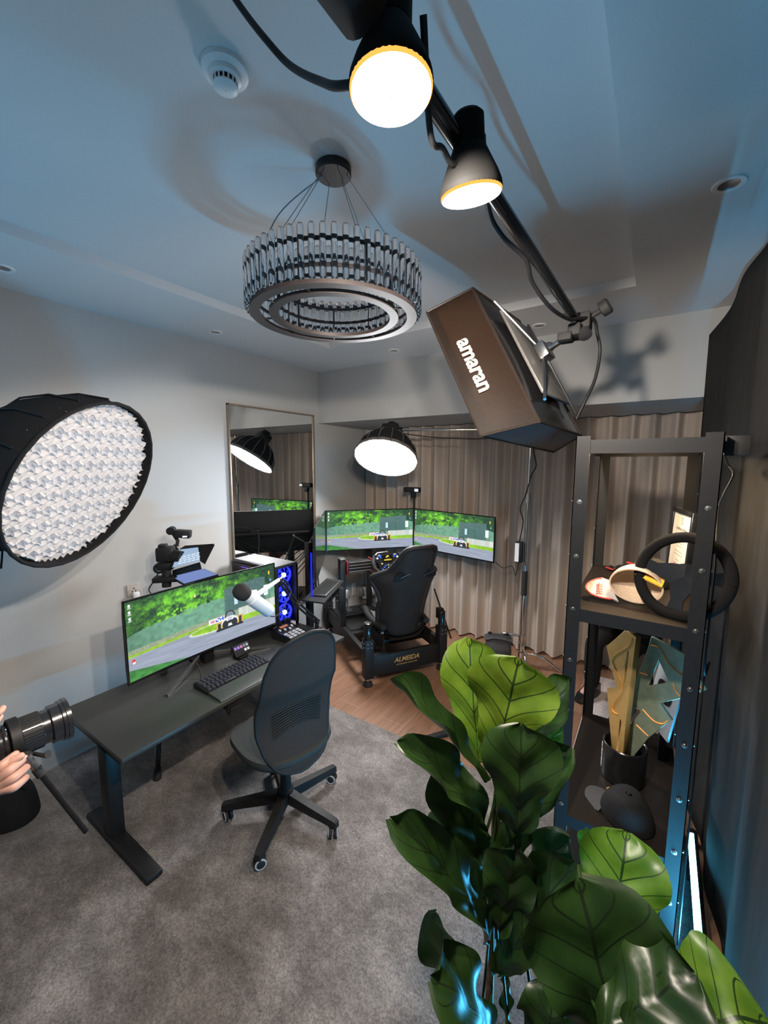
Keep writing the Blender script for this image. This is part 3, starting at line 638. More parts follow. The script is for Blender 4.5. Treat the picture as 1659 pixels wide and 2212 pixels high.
# ------------------------------------------------------------------ office chair
B = V((-1.545, 1.372, 0)); ang = math.radians(166); cf = V((math.cos(ang), math.sin(ang), 0)); cs_ = V((-cf.y, cf.x, 0))
t = thing('office_chair', 'black swivel office chair with a rounded mesh back beside the desk', 'chair', B+Z*.011)
for k in range(5):
    a = math.radians(-66+72*k); d = V((math.cos(a), math.sin(a), 0)); e = B+d*.305; s = Z.cross(d)
    def sec(c0, w_, h0, h1): return [c0+s*w_+Z*h0, c0-s*w_+Z*h0, c0-s*w_*.8+Z*h1, c0+s*w_*.8+Z*h1]
    leg = build('base_arm', MB().loft([sec(B+d*.02, .028, .095, .150), sec(B+d*.15, .024, .085, .130), sec(e+d*.015, .019, .075, .108), sec(e+d*.028, .016, .070, .100)]), M_bplastic, t)
    ca = math.radians(-66+72*k+35); w0 = e+Z*.04; wd = V((math.cos(ca), math.sin(ca), 0))
    cm = build('caster', MB().cyl(w0+Z*.02, w0+Z*.055, .012), M_bplastic, t)
    for s_ in (-1, 1):
        build('wheel', MB().lathe([(.001, .0), (.018, .0), (.0285, .003), (.0295, .008), (.0295, .014), (.024, .018), (.001, .018)], w0+wd*(.004*s_)+Z*0, wd*s_, 28), M_rubber, cm)
        build('wheel_rim', MB().lathe([(.0200, .0182), (.0240, .0196), (.0275, .0182), (.0280, .016)], w0+wd*(.004*s_), wd*s_, 28), mat('wheel_rim_grey', (.42, .42, .42), .5), cm)
build('gas_column', MB().lathe([(.040, .09), (.042, .155), (.030, .165), (.026, .27), (.020, .27), (.020, .40)], B, Z, 24), M_bplastic, t)
mc = MB(); mc.box(B+Z*.405+cf*.02, (.22, .12, .045), (cf, cs_, Z), .012); mc.loft([[B-cf*.07+cs_*.03*a+Z*(.40+.02*b) for a, b in ((-1, -1), (1, -1), (1, 1), (-1, 1))], [B-cf*.145+cs_*.035*a+Z*(.44+.025*b) for a, b in ((-1, -1), (1, -1), (1, 1), (-1, 1))], [B-cf*.150+cs_*.035*a+Z*(.50)+cf*.012*b for a, b in ((-1, -1), (1, -1), (1, 1), (-1, 1))]])
build('tilt_mechanism', mc, M_bplastic, t)
build('height_lever', MB().tube([B+cf*.04-cs_*.05+Z*.41, B+cf*.04-cs_*.24+Z*.40, B+cf*.05-cs_*.28+Z*.40], .006), M_bplastic, t)
def seat(u, v):
    a = 2*PI*u; r = v
    ex = .245*(1-.10*math.sin(a)**2); ey = .245
    k = (abs(math.cos(a))**2.6+abs(math.sin(a))**2.6)**(-1/2.6)
    x = k*math.cos(a)*.245*r; y = k*math.sin(a)*.24*r
    z = .487+.012*(y/.24)**2-.022*max(0, x/.245)**2*1.6-.012*r**6
    return B+cf*(x+.035)+cs_*y+Z*z
sm = MB().grid(seat, 48, 12)
rings = [[seat(i/48, 1) for i in range(48)], [seat(i/48, 1)+(seat(i/48, 1)-seat(i/48, .8))*.10-Z*.022 for i in range(48)], [seat(i/48, .96)-Z*.052 for i in range(48)], [seat(i/48, .5)-Z*.062 for i in range(48)]]
sm.loft(rings, False); bmesh.ops.remove_doubles(sm.bm, verts=sm.bm.verts, dist=.0004)
build('seat', sm, M_seatfab, t, smooth=60)
# backrest: curved plate with rim, outline wide in the middle, rounded
zlo, zhi = .395, 1.125
prof = [(0, .02), (.03, .10), (.08, .145), (.16, .178), (.30, .203), (.45, .208), (.6, .204), (.75, .192), (.86, .168), (.93, .132), (.97, .095), (1, .02)]
def hw(v):
    for (a, wa), (b, wb) in zip(prof, prof[1:]):
        if v <= b: return wa+(wb-wa)*(v-a)/(b-a)
    return .02
def back(u, v, off=0.0, sc=1.0):
    z = zlo+(zhi-zlo)*(.5+(v-.5)*sc); w_ = hw(v)*sc; y = (2*u-1)*w_
    lean = -.205+.05*math.sin(PI*min(1, max(0, (v-.05))/.55))-.09*max(0, v-.5)**1.3*2
    return B+cf*(lean+.85*y*y+off)+cs_*(y+.005)+Z*z
bk = MB().grid(lambda u, v: back(u, v, -.006), 24, 36)
build('backrest_mesh', bk, M_mesh, t, smooth=80)
bk2 = MB().grid(lambda u, v: back(u, v, .012, .97), 24, 36); build('backrest_front_fabric', bk2, M_seatfab, t, smooth=80)
outl = [back(0, v/40, -.002) for v in range(41)]+[back(1, v/40, -.002) for v in range(40, -1, -1)]
build('backrest_rim', MB().tube(outl+[outl[0]], .0085, 8), M_bplastic, t, smooth=80)
lm = MB()
for k in range(9):
    vv = .26+.022*k; lm.tube([back(.17+.66*i/10, vv+.055*math.sin(PI*i/10)*(1-.05*k), -.009) for i in range(11)], .0032, 6)
build('lumbar_ribs', lm, M_bplastic, t, smooth=80)
# ================================================================== film lights
def frame_of(n, up=Z):
    n = V(n).normalized(); a = up.cross(n); a = a.normalized() if a.length > 1e-4 else X.copy(); return a, n.cross(a), n     # a = sideways, b = upward
# ---- big round softbox with a fabric grid, cut by the left edge
sc = V((-2.253, .779, 1.821)); sn = V((.785, .465, -.409)).normalized(); SR = .395
sa, sb, sn = frame_of(sn)
t = thing('round_softbox', 'big black round softbox with a brightly lit honeycomb grid, cut by the left edge', 'softbox', sc)
nseg = 16
def ringpts(r, h, n=nseg): return [sc+sa*(r*math.cos(2*PI*k/n))+sb*(r*math.sin(2*PI*k/n))+sn*h for k in range(n)]
shell = MB().loft([ringpts(.07, -.42), ringpts(.18, -.36), ringpts(.29, -.25), ringpts(.37, -.11), ringpts(SR+.012, 0.03), ringpts(SR+.012, .075)], False)
build('dome_shell', shell, M_cloth, t, smooth=20)
lin_ = MB().loft([ringpts(.06, -.40), ringpts(.17, -.345), ringpts(.28, -.24), ringpts(.36, -.105), ringpts(SR, .03)], False)
build('inner_lining', lin_, M_white, t, smooth=20)
build('diffuser', MB().lathe([(.001, -.02), (.2, -.022), (SR-.012, -.03)], sc, sn, 48), M_softglow, t)
build('edge_binding', MB().tube(ringpts(SR+.014, .075, 32)+[ringpts(SR+.014, .075, 32)[0]], .008, 8), M_cloth, t)
rb = MB()
for k in range(nseg):
    a = 2*PI*k/nseg; d = sa*math.cos(a)+sb*math.sin(a)
    rb.tube([sc+d*.075-sn*.42, sc+d*.185-sn*.362, sc+d*.296-sn*.252, sc+d*.375-sn*.11, sc+d*(SR+.016)+sn*.03], .0045, 6)
build('ribs', rb, M_bplastic, t)
M_gridfab = mat('brightened_grid_fabric', (.62, .62, .64), .8, var=.06, scale=30)  # pale tone stands for the lamp's brightness on the grid
gd = MB(); stp = .036; dep = .042; h0 = .012
n_ = int(SR/stp)
def wob(x, y): return .0025*math.sin(x*37+y*23), .0025*math.sin(y*31-x*29)
for i in range(-n_, n_+1):
    x = i*stp; hl = math.sqrt(max(0, SR*SR-x*x))
    if hl < .03: continue
    for fam in (0, 1):
        ks = 2*int(hl/stp*1.0)+2
        def gp(u, v, fam=fam, x=x, hl=hl):
            y = -hl+2*hl*u; dx, dy = wob(x, y) if fam == 0 else wob(y, x)
            zz = 0.011*math.cos(PI*y/stp+fam*PI/2)*v
            p = (x+dx+zz, y) if fam == 0 else (y, x+dy+zz)
            return sc+sa*p[0]+sb*p[1]+sn*(h0+dep*v)
        gd.grid(gp, max(4, ks*2), 2)
build('honeycomb_grid', gd, M_gridfab, t, smooth=0)
hd = MB(); hd.cyl(sc-sn*.42, sc-sn*.60, .065, .065, 28); hd.cyl(sc-sn*.44, sc-sn*.46, .08, .08, 28)
build('lamp_head', hd, M_bplastic, t)
sp = sc-sn*.52; po = V((-2.84, .30, 0))
t2 = thing('light_stand', 'black tripod light stand carrying the big round softbox', 'light stand', V((po.x, po.y, .011)))
build('pole', MB().tube([V((po.x, po.y, .25)), V((po.x, po.y, sp.z+.03))], .016), M_black, t2); build('side_arm', MB().tube([V((po.x, po.y, sp.z)), sp-Z*.07], .013), M_black, t2)
for k in range(3):
    a = 2*PI*k/3+.4; d = V((math.cos(a), math.sin(a), 0)); build('leg', MB().tube([V((po.x, po.y, .60)), V((po.x, po.y, .02))+d*.14], .010), M_black, t2)
cbl = build('lamp_cable', MB().tube(spline([sp-Z*.05, V((sp.x+.06, sp.y+.05, 1.70)), D(3, 1218, 1.80), D(-20, 1232, 1.80), V((po.x+.02, po.y, 1.1)), V((po.x+.02, po.y, .3))]), .004), M_bplastic)
tag(cbl, 'black cord looping under the big round softbox at the left edge', 'cable')

# ---- dome lamp over the simulator, on a chrome boom stand
lc = V((-2.043, 3.101, 1.963)); ln = V((.162, -.537, -.828)).normalized(); la, lb, ln = frame_of(ln); LR = .285
t = thing('dome_softbox', 'glowing dome lamp with a black ribbed shade hanging above the simulator', 'lamp', lc)
def lring(r, h, n=16): return [lc+la*(r*math.cos(2*PI*k/n))+lb*(r*math.sin(2*PI*k/n))+ln*h for k in range(n)]
build('ribbed_shade', MB().loft([lring(.075, -.235), lring(.13, -.215), lring(.20, -.165), lring(.255, -.09), lring(LR, 0), lring(LR+.004, .03)], False), M_cloth, t, smooth=20)
build('diffuser', MB().lathe([(.001, .030), (.15, .022), (LR-.022, .004)], lc, ln, 40), M_domeglow, t)
build('rim_edge', MB().lathe([(LR-.018, .006), (LR+.004, .032), (LR+.010, .028), (LR+.004, .0)], lc, ln, 16), M_silvernylon, t)
rb = MB()
for k in range(16):
    a = 2*PI*k/16; d = la*math.cos(a)+lb*math.sin(a); rb.tube([lc+d*.08-ln*.238, lc+d*.133-ln*.218, lc+d*.203-ln*.168, lc+d*.259-ln*.092, lc+d*(LR+.005)+ln*.028], .0028, 5)
build('ribs', rb, M_steel, t)
hb = lc-ln*.235
hd = MB(); hd.box(hb-ln*.045, (.16, .14, .10), (la, lb, ln), .015); hd.cyl(hb-ln*.09, hb-ln*.13, .05, .045, 20); build('lamp_head', hd, M_bplastic, t)
sx, sy = -.93, 3.72
st = V((sx, sy, 0)); topz = 2.20
t = thing('boom_light_stand', 'chrome boom stand before the curtain carrying the dome lamp', 'light stand', st)
build('column', MB().tube([st+Z*.16, st+Z*.95], .019, 16), M_chrome, t); build('middle_tube', MB().tube([st+Z*.95, st+Z*1.60], .0155, 16), M_chrome, t); build('upper_tube', MB().tube([st+Z*1.60, st+Z*(topz+.08)], .012, 16), M_chrome, t)
for zz in (.95, 1.60): build('collar', MB().cyl(st+Z*(zz-.05), st+Z*(zz+.03), .024), M_steel, t)
build('black_grip', MB().cyl(st+Z*.70, st+Z*.93, .026), M_rubber, t)
be = hb-ln*.06; b1 = st+Z*topz; bd = (b1-be).normalized()
build('boom_arm', MB().tube([be+bd*.07, b1+bd*.35], .012, 14), M_chrome, t)
build('boom_clamp', MB().box(b1, (.06, .06, .06), None, .01), M_bplastic, t)
build('lamp_knuckle', MB().box(be+bd*.07, (.07, .06, .05), None, .01), M_bplastic, t)
for k, (dx, dy) in enumerate(((-.40, -.02), (.16, -.36), (.34, .10))):
    d = V((dx, dy, 0)); build('turtle_leg', MB().tube(spline([st+Z*.30-Z*.08*k, st+d*.25+Z*(.30-.08*k), st+d*.55+Z*(.26-.07*k), st+d+Z*.012]), .012, 10), M_chrome, t)
    build('leg_clamp', MB().cyl(st+Z*(.265-.08*k), st+Z*(.315-.08*k), .028), M_chrome, t)
ab = V((sx-.055, sy-.02, 1.10))
t = thing('power_adapter', 'small box with a white label strapped to the chrome boom stand', 'adapter', ab)
build('housing', MB().box(ab, (.07, .05, .19), None, .006), M_bplastic, t); build('white_label', MB().box(ab+V((-.012, -.0265, 0)), (.036, .001, .17)), M_white, t)
cbl = build('lamp_cable', MB().tube(spline([be+bd*.10-Z*.03, be+(b1-be)*.35-Z*.07, be+(b1-be)*.7-Z*.08, b1-Z*.03, st+Z*2.0+X*.03, st+Z*1.88+X*.055, st+Z*1.8+X*.02, st+Z*1.62+V((-.02, -.02, 0)), st+Z*1.50+V((-.06, -.02, 0)), st+Z*1.38+V((-.03, -.02, 0)), ab+Z*.10]), .005, 7), M_bplastic)
tag(cbl, 'thin black cable drooping from the dome lamp along the chrome boom', 'cable')
mc = V((-1.215, 3.74, .97))
cbl = build('monitor_cable', MB().tube(spline([mc, mc+V((.08, .0, -.05)), mc+V((.16, 0, -.02)), ab+V((-.02, 0, -.22)), ab-Z*.10]), .004, 7), M_bplastic); tag(cbl, 'thin black cable from the right simulator monitor to the adapter on the chrome stand', 'cable')
bg = V((-1.13, 3.66, .135))
def bagp(u, v):
    a = 2*PI*u; z = -.135+.30*v; k = 1.0-.18*(v-.35)**2*2; w_ = .125*k*(1 if v > .02 else .8)*(1.0 if v < .97 else .9); dd_ = .085*(1-.75*max(0, v-.55)/.45)*(1+.15*math.sin(5*a+9*v))
    sgn = lambda q: (abs(q)**.6)*(1 if q > 0 else -1)
    return bg+V((.80, .28, 0))*(w_*1.15*sgn(math.cos(a)))+V((-.3, .75, 0))*(dd_*sgn(math.sin(a)))+Z*(z+.012*math.sin(3*a)*v)
mbg = MB(); mbg.grid(bagp, 40, 16); mbg.loft([[bagp(i/40, 0) for i in range(40)], [bg+(bagp(i/40, 0)-bg)*.3+Z*-.09 for i in range(40)]], False)
M_bagcloth = mat('dark_bag_cloth', (.035, .034, .036), .85, scale=50, bump=.5)
t = thing('sand_bag', 'dark grey cloth sandbag hung on the foot of the chrome boom stand', 'sandbag', bg-Z*.135)
build('bag_body', mbg, M_bagcloth, t, smooth=70)
build('flap', MB().tube([bagp(i/30, .86)+(bagp(i/30, .86)-bg)*.04 for i in range(31)], .006, 6, flat=3.0), M_bagcloth, t)

# ---- flat black feet of a low stand behind the plant
hub = V((-.86, 2.72, 0))
t = thing('floor_stand', 'low black stand with flat legs on the wood floor behind the plant', 'stand', hub)
for e in (V((-1.19, 2.33, .012)), V((-.45, 3.06, .012)), V((-.60, 2.30, .012))):
    d = (e-hub).normalized(); s = Z.cross(d).normalized()
    build('flat_leg', MB().loft([[hub+s*.02*a+Z*(.055+.012*b) for a, b in ((-1, -1), (1, -1), (1, 1), (-1, 1))], [e+s*.02*a+Z*(-.002+.010*b) for a, b in ((-1, -1), (1, -1), (1, 1), (-1, 1))]]), M_bplastic, t)
build('hub_post', MB().cyl(hub+Z*.03, hub+Z*.30, .03, .022), M_bplastic, t)

# ---- overhead boom with two bulbs
b0, b1 = V((-.372, -.60, 2.478)), V((-.290, 1.86, 2.446))
bd = (b1-b0).normalized()
t = thing('overhead_boom', 'black boom pole crossing overhead carrying two bulbs and a rectangular softbox', 'boom pole', b0)
build('pole', MB().tube([b0, b0+(b1-b0)*.48], .0195, 16), M_gloss, t); build('thin_pole', MB().tube([b0+(b1-b0)*.48, b1-bd*.04], .0155, 16), M_gloss, t)
for px, py, qx, qy, tt in ((889, -20, 886, 128, .62), (1004, 290, 1021, 352, .78)): build('thin_rod', MB().tube([D(qx, qy, tt), D(px, py, tt)], .0018, 6), M_bplastic, t)
build('grip_sleeve', MB().tube([b0+bd*.75, b0+bd*1.06], .040, 20), M_rubber, t)
cl0 = b1-bd*.07+X*.022
ck = MB(); ck.box(cl0-Z*.005, (.055, .075, .060), None, .008); ck.box(cl0+V((-.02, -.03, -.045)), (.045, .10, .045), None, .008); ck.cyl(cl0+V((.0, .0, .0)), cl0+V((.075, .0, .035)), .010)
ck.box(cl0+V((-.05, -.06, -.07)), (.05, .07, .03), None, .006); ck.cyl(cl0+V((-.02, -.05, -.02)), cl0+V((-.055, -.09, .01)), .007)
build('clamp', ck, M_rubber, t)
build('clamp_knob', MB().lathe([(.014, 0), (.028, .004), (.030, .03), (.024, .036), (.001, .036)], cl0+V((.055, 0, .025)), (.85, -.1, .45), 12), M_rubber, t)
build('clamp_knob', MB().lathe([(.012, 0), (.022, .004), (.024, .03), (.001, .034)], cl0+V((.01, -.05, -.05)), (.3, -.5, -.8), 12), M_rubber, t)
def bulb(c0, n, label):
    n = V(n).normalized(); t = thing('flood_bulb', label, 'lamp', c0, 'bulbs on the overhead boom')
    build('glowing_face', MB().lathe([(.001, .004), (.03, .003), (.0525, -.001)], c0, n, 48), M_bulb, t); build('glass_rim', MB().lathe([(.0525, -.001), (.0545, -.003), (.055, -.006)], c0, n, 48), M_bulbrim, t)
    build('bulb_body', MB().lathe([(.0548, -.005), (.056, -.008), (.055, -.016), (.049, -.032), (.038, -.055), (.029, -.074), (.025, -.08)], c0, n, 40), M_bulbbody, t)
    build('lamp_socket', MB().lathe([(.025, -.075), (.028, -.078), (.028, -.118), (.022, -.124), (.001, -.124)], c0, n, 28), M_bulbbody, t)
    l = bpy.data.lights.new('bulb_light', 'SPOT'); l.energy = LV_BULB_SPOT; l.color = (1, .88, .76); l.shadow_soft_size = .028; l.spot_size = PI; l.spot_blend = .12
    lo = bpy.data.objects.new('bulb_light', l); COL.objects.link(lo); lo.parent = t; lo.location = n*.036; lo.rotation_euler = (math.radians(18), 0, 0)     # beam tips a little toward the back wall
    return t
p1, p2 = D(845, 203, .535), D(1018, 427, .74)
bulb(p1, (.04, -.02, -1.0), 'nearer and larger of the two glowing bulbs on the overhead boom')
bulb(p2, (.0, .22, -.97), 'farther and smaller of the two glowing bulbs on the overhead boom, toward the softbox')
cb = MB(); cb.tube(spline([D(470, -60, .80), D(520, 15, .80), D(570, 80, .78), D(625, 140, .76), D(690, 175, .66), D(752, 184, .58), p1+V((.02, .06, .07))]), .0062)
tag(build('bulb_cable', cb, M_bplastic), 'thick black cord hanging down to the nearer glowing bulb', 'cable')
cb = MB(); cb.tube(spline([p1+V((.03, .03, .10)), D(930, 290, .62), D(955, 320, .66), D(985, 355, .70), p2+V((.02, -.02, .09))]), .005); tag(build('bulb_cable', cb, M_bplastic), 'black cord strung between the two glowing bulbs', 'cable')
cb = MB(); cb.tube(spline([p2+V((.01, .02, .11)), D(1055, 450, .94), D(1085, 510, 1.02), D(1135, 560, 1.10), D(1150, 610, 1.2), D(1190, 665, 1.32), D(1230, 690, 1.45), D(1250, 688, 1.5), D(1282, 690, 1.55), D(1290, 720, 1.58), D(1296, 760, 1.60), D(1285, 820, 1.6), D(1262, 870, 1.6), D(1245, 905, 1.62)]), .0062); tag(build('panel_cable', cb, M_bplastic), 'thick black cable running along the overhead boom down to the rectangular softbox', 'cable')

# ---- rectangular fabric softbox at the end of the boom
fa = {'A': V((-.810, 1.523, 2.504)), 'D': V((-.532, 1.427, 1.999)), 'F': V((-.403, 2.039, 1.954)), 'G': V((-.682, 2.135, 2.459))}
bk_ = {'A': V((-.655, 1.612, 2.590)), 'D': V((-.352, 1.511, 2.047)), 'F': V((-.270, 1.898, 2.018)), 'G': V((-.578, 2.004, 2.560))}
nb = (fa['D']-fa['A']).cross(fa['G']-fa['A']).normalized()
if nb.x > 0: nb = -nb                       # the way the panel shines
ctr = (fa['A']+fa['D']+fa['F']+fa['G'])/4; bctr = (bk_['A']+bk_['D']+bk_['F']+bk_['G'])/4
t = thing('rectangular_softbox', 'black rectangular fabric softbox with white lettering hung at the end of the boom', 'softbox', bctr)
def wall(a, b, bulge=.012, n=8):
    out = (((fa[a]+fa[b]+bk_[a]+bk_[b])/4)-(ctr+bctr)/2).normalized()
    def f(u, v):
        p = (fa[a]*(1-u)+fa[b]*u)*(1-v)+(bk_[a]*(1-u)+bk_[b]*u)*v
        return p+out*(bulge*math.sin(PI*u)*math.sin(PI*v)+.004*math.sin(19*u+7*v)*math.sin(PI*v)*math.sin(PI*u))
    return MB().grid(f, n*2, n)
build('side_panel', wall('A', 'D'), M_panelcloth, t, smooth=80); build('end_panel', wall('D', 'F'), mat('end_panel_nylon', (.045, .05, .055), .5, scale=60, bump=.2), t, smooth=80); build('side_panel', wall('F', 'G'), M_nylon, t, smooth=80); build('end_panel', wall('G', 'A'), M_nylon, t, smooth=80)
fd = MB(); fd.grid(lambda u, v: ctr+((fa['A']*(1-u)+fa['D']*u)*(1-v)+(fa['G']*(1-u)+fa['F']*u)*v-ctr)*.93-nb*.025, 6, 6); build('front_diffuser', fd, M_panelglow, t)
edge = MB(); ks = 'ADFG'
for a, b in zip(ks, ks[1:]+ks[0]): edge.tube([fa[a], fa[b]], .005, 6); edge.tube([bk_[a], bk_[b]], .006, 6); edge.tube([fa[a], bk_[a]], .005, 6)
build('seam_piping', edge, M_nylon, t)
bkp = MB(); bkp.grid(lambda u, v: (bk_['A']*(1-u)+bk_['D']*u)*(1-v)+(bk_['G']*(1-u)+bk_['F']*u)*v+(-nb)*(.03*math.sin(PI*u)*math.sin(PI*v)), 12, 10); build('back_cover', bkp, M_gloss, t, smooth=80)
u0 = (bk_['D']-bk_['A']).normalized(); v0 = (bk_['G']-bk_['A']).normalized()
pnl = MB(); pnl.box(bctr-nb*.035, (.40, .26, .012), (u0, v0, -nb), .004); build('lamp_mat', pnl, M_silvernylon, t)
xb = MB()
for s1 in (-1, 1):
    for s2 in (-1, 1): xb.tube([bctr-nb*.07, bctr-nb*.035+u0*(.235*s1)+v0*(.15*s2)], .006, 8)
build('spring_rods', xb, M_steel, t)
hp = MB(); hp.box(bctr-nb*.075, (.07, .07, .04), (u0, v0, -nb), .006); hp.sphere(bctr-nb*.085+v0*.05-u0*.03, .022); build('bracket', hp, M_steel, t)
build('spigot', MB().tube([bctr-nb*.08, cl0+V((-.02, -.02, -.04))], .0115, 14), M_chrome, t)
sid = (fa['A']+fa['D'])/2*.52+(bk_['A']+bk_['D'])/2*.48; along = (fa['D']-fa['A']+bk_['D']-bk_['A']).normalized(); out = (sid-(ctr+bctr)/2); upv = ((bk_['A']+bk_['D'])/2-(fa['A']+fa['D'])/2).normalized(); nn = along.cross(upv)
if nn.dot(out) < 0: nn = -nn
txe = along; tye = nn.cross(along)
pos = (fa['A']*.47+fa['D']*.53)*.60+(bk_['A']*.47+bk_['D']*.53)*.40
text('lettering', 'amaran', .082, pos+nn*.0155, txe, tye, mat('lettering_white', (.40, .37, .33), .6), t, .0008, bold=.0026)

# ---- cyan tube on the floor along the drape
tz = .13; ta, tb = V((.256, 1.08, tz)), V((.268, 2.27, tz))
t = thing('led_tube', 'glowing cyan light tube lying along the foot of the black drape', 'tube light', V((.26, 1.65, 0)))
ad = (tb-ta).normalized()
def arc(c0, r, a0, a1, n=12): return [c0+V((-1, 0, 0))*(r*math.cos(a0+(a1-a0)*k/n))+Z*(r*math.sin(a0+(a1-a0)*k/n)) for k in range(n+1)]
tu = MB(); tu.loft([arc(ta, .019, -.45, 1.75), arc(tb, .019, -.45, 1.75)], True); build('glowing_tube', tu, M_tube, t)
ho = MB(); ho.loft([arc(ta+X*.0005, .0192, 1.72, 5.85), arc(tb+X*.0005, .0192, 1.72, 5.85)], True); ho.cyl(tb, tb+ad*.03, .021); ho.cyl(ta, ta-ad*.03, .021); build('housing', ho, M_bplastic, t)
for k in (.06, .94):
    c0 = ta+(tb-ta)*k; fs = MB(); fs.tube([c0+V((.008, 0, -.014)), V((c0.x+.0, c0.y-.05, .012))], .005, 8); fs.tube([c0+V((.008, 0, -.014)), V((c0.x+.0, c0.y+.05, .012))], .005, 8); fs.box(V((c0.x, c0.y, .0115)), (.04, .12, .011))
    build('foot', fs, M_bplastic, t)
bl_ = bpy.data.lights.new('tube_beam', 'AREA'); bl_.shape = 'RECTANGLE'; bl_.size = (tb-ta).length; bl_.size_y = .03; bl_.energy = LV_TUBE_BEAM; bl_.color = (.07, .54, 1.0); bl_.spread = math.radians(125)
bo_ = bpy.data.objects.new('tube_beam', bl_); COL.objects.link(bo_); bo_.parent = t
zd = V((math.sin(math.radians(46)), 0, -math.cos(math.radians(46)))); xd = (ad-zd*ad.dot(zd)).normalized(); yd = zd.cross(xd); pq = (ta+tb)/2+V((-.018, 0, .016))-ORI[t.name]
bo_.matrix_basis = Matrix(((xd.x, yd.x, zd.x, pq.x), (xd.y, yd.y, zd.y, pq.y), (xd.z, yd.z, zd.z, pq.z), (0, 0, 0, 1)))
# ================================================================== racing simulator
RO = V((-1.748, 2.953, 0)); RF = V((-.845, .535, 0)).normalized(); RR = V((.535, .845, 0)).normalized()
def R3(u, v, z): return RO+RF*u+RR*v+Z*z
AX = (RF, RR, Z)
M_rigmetal = mat('rig_black_profile', (.012, .0115, .0115), .5, scale=50, spec=.3)
t = thing('racing_simulator', 'black racing simulator rig with a bucket seat facing three screens', 'racing simulator', RO)
def rbox(name, u0, u1, v0, v1, z0, z1, m=None, bev=.003, parent=None): return build(name, MB().box(R3((u0+u1)/2, (v0+v1)/2, (z0+z1)/2), (abs(u1-u0), abs(v1-v0), abs(z1-z0)), AX, bev), m or M_rigmetal, parent or t)
for v in (-.345, .385):
    for u, zt_ in ((0.0, .42), (1.18, .38)):
        ps = rbox('corner_post', u-.04, u+.04, v-.04, v+.04, .075, zt_)
        build('actuator', MB().lathe([(.033, 0), (.033, .135), (.030, .14), (.001, .141)], R3(u, v, zt_-.002), Z, 28), M_gloss, t)
        if u == 0 and v < 0: build('actuator_cap', MB().lathe([(.033, 0), (.034, .002), (.030, .008), (.001, .009)], R3(u, v, zt_+.138), Z, 28), M_steel, t)
        build('foot_rod', MB().cyl(R3(u, v, .02), R3(u, v, .08), .012), M_chrome, t)
        build('foot_pad', MB().lathe([(.001, .0), (.040, 0), (.043, .010), (.038, .028), (.018, .040), (.001, .042)], R3(u, v, 0), Z, 28), M_rubber, t)
        bl = MB()
        for a in (-.016, .016):
            for zz in (zt_-.03, zt_-.065): bl.cyl(R3(u-.04, v+a, zz), R3(u-.045, v+a, zz), .0065, n=10); bl.cyl(R3(u+a, v-.04, zz), R3(u+a, v-.045, zz), .0065, n=10)
        build('bolts', bl, M_bolt, ps)['kind'] = 'stuff'
rb_ = rbox('rear_crossbar', -.018, .018, -.305, .345, .082, .255)
rbox('rear_bracket', -.012, .03, -.305, -.16, .20, .27)
gt = M_gold
text('gold_lettering', 'ALMEIDA', .060, R3(-.0187, .02, .185), RR, Z, gt, t, .0006, bold=.001, shear=.25)
text('gold_lettering', 'MOTORSPORT SIMULATOR', .017, R3(-.0187, .02, .142), RR, Z, gt, t, .0005, shear=.2)
for v in (-.345, .385): rbox('side_rail', .04, 1.15, v-.022, v+.022, .17, .29)
rbox('front_crossbar', 1.16, 1.20, -.305, .345, .12, .26)
for u in (.22, .48): rbox('seat_rail', u-.03, u+.03, -.325, .365, .235, .285)
rbox('floor_plate', .52, 1.15, -.32, .36, .28, .292)
for v in (-.355, .395):
    up_ = rbox('upright', .62, .70, v-.028, v+.028, .29, .965, bev=.004)
rbox('upright_cap', .615, .705, -.385, -.325, .965, .975, M_steel)
# wheel base across the uprights
wb_ = build('wheel_base', MB().box(R3(.66, .0, .885), (.10, .62, .10), AX, .006), M_bplastic, t)
for zz in (.845, .875, .905, .935): build('cooling_rib', MB().box(R3(.606, -.0, zz), (.012, .60, .009), AX, .002), M_gunmetal, wb_)
for v in (-.318, -.055, .305): build('red_end_plate', MB().box(R3(.655, v, .885), (.125, .014, .135), AX, .003), M_red, wb_)
# steering wheel with a display
wc = R3(.53, .075, .93); wn = (-RF*.93+Z*.37).normalized(); wx = RR.copy(); wy = wn.cross(wx)
sw = MB(); o1 = [(-.145, .05), (-.13, .075), (.13, .075), (.145, .05), (.135, .02), (.105, -.005), (.085, -.085), (-.085, -.085), (-.105, -.005), (-.135, .02)]
sw.prism(o1, wc-wn*.015, wx, wy, .03 if wx.cross(wy).dot(wn) > 0 else -.03)
wheel = build('steering_wheel', sw, M_gloss, t, smooth=20)
for s_ in (-1, 1): build('grip', MB().tube([wc+wx*(.135*s_)+wy*.05, wc+wx*(.152*s_)+wy*.01, wc+wx*(.146*s_)-wy*.05, wc+wx*(.115*s_)-wy*.085], [.018, .021, .021, .017], 12), M_rubber, wheel)
build('grip_top', MB().tube([wc+wx*-.135+wy*.06, wc+wx*-.09+wy*.092, wc+wx*.02+wy*.097], .008, 8), M_steel, wheel)
build('display', MB().box(wc+wn*.018+wy*.030, (.105, .062, .004), (wx, wy, wn)), emit('wheel_display', (.012, .010, .008), 1), wheel)
em = emit('display_yellow', (.95, .72, .10), 1.1)
lg = MB(); lg.prism([(-.018, .0), (.0, .016), (.020, .012), (.010, .006), (.022, -.004), (.004, .002), (-.004, -.006), (-.022, -.006)], wc+wn*.0205+wy*.044, wx, wy, .0006); build('display_emblem', lg, em, wheel)
text('display_lettering', 'ALMEIDA', .020, wc+wn*.0208+wy*.015, wx, wy, em, wheel, .0004, bold=.0007)
bb = MB(); wb2 = MB(); yb = MB()
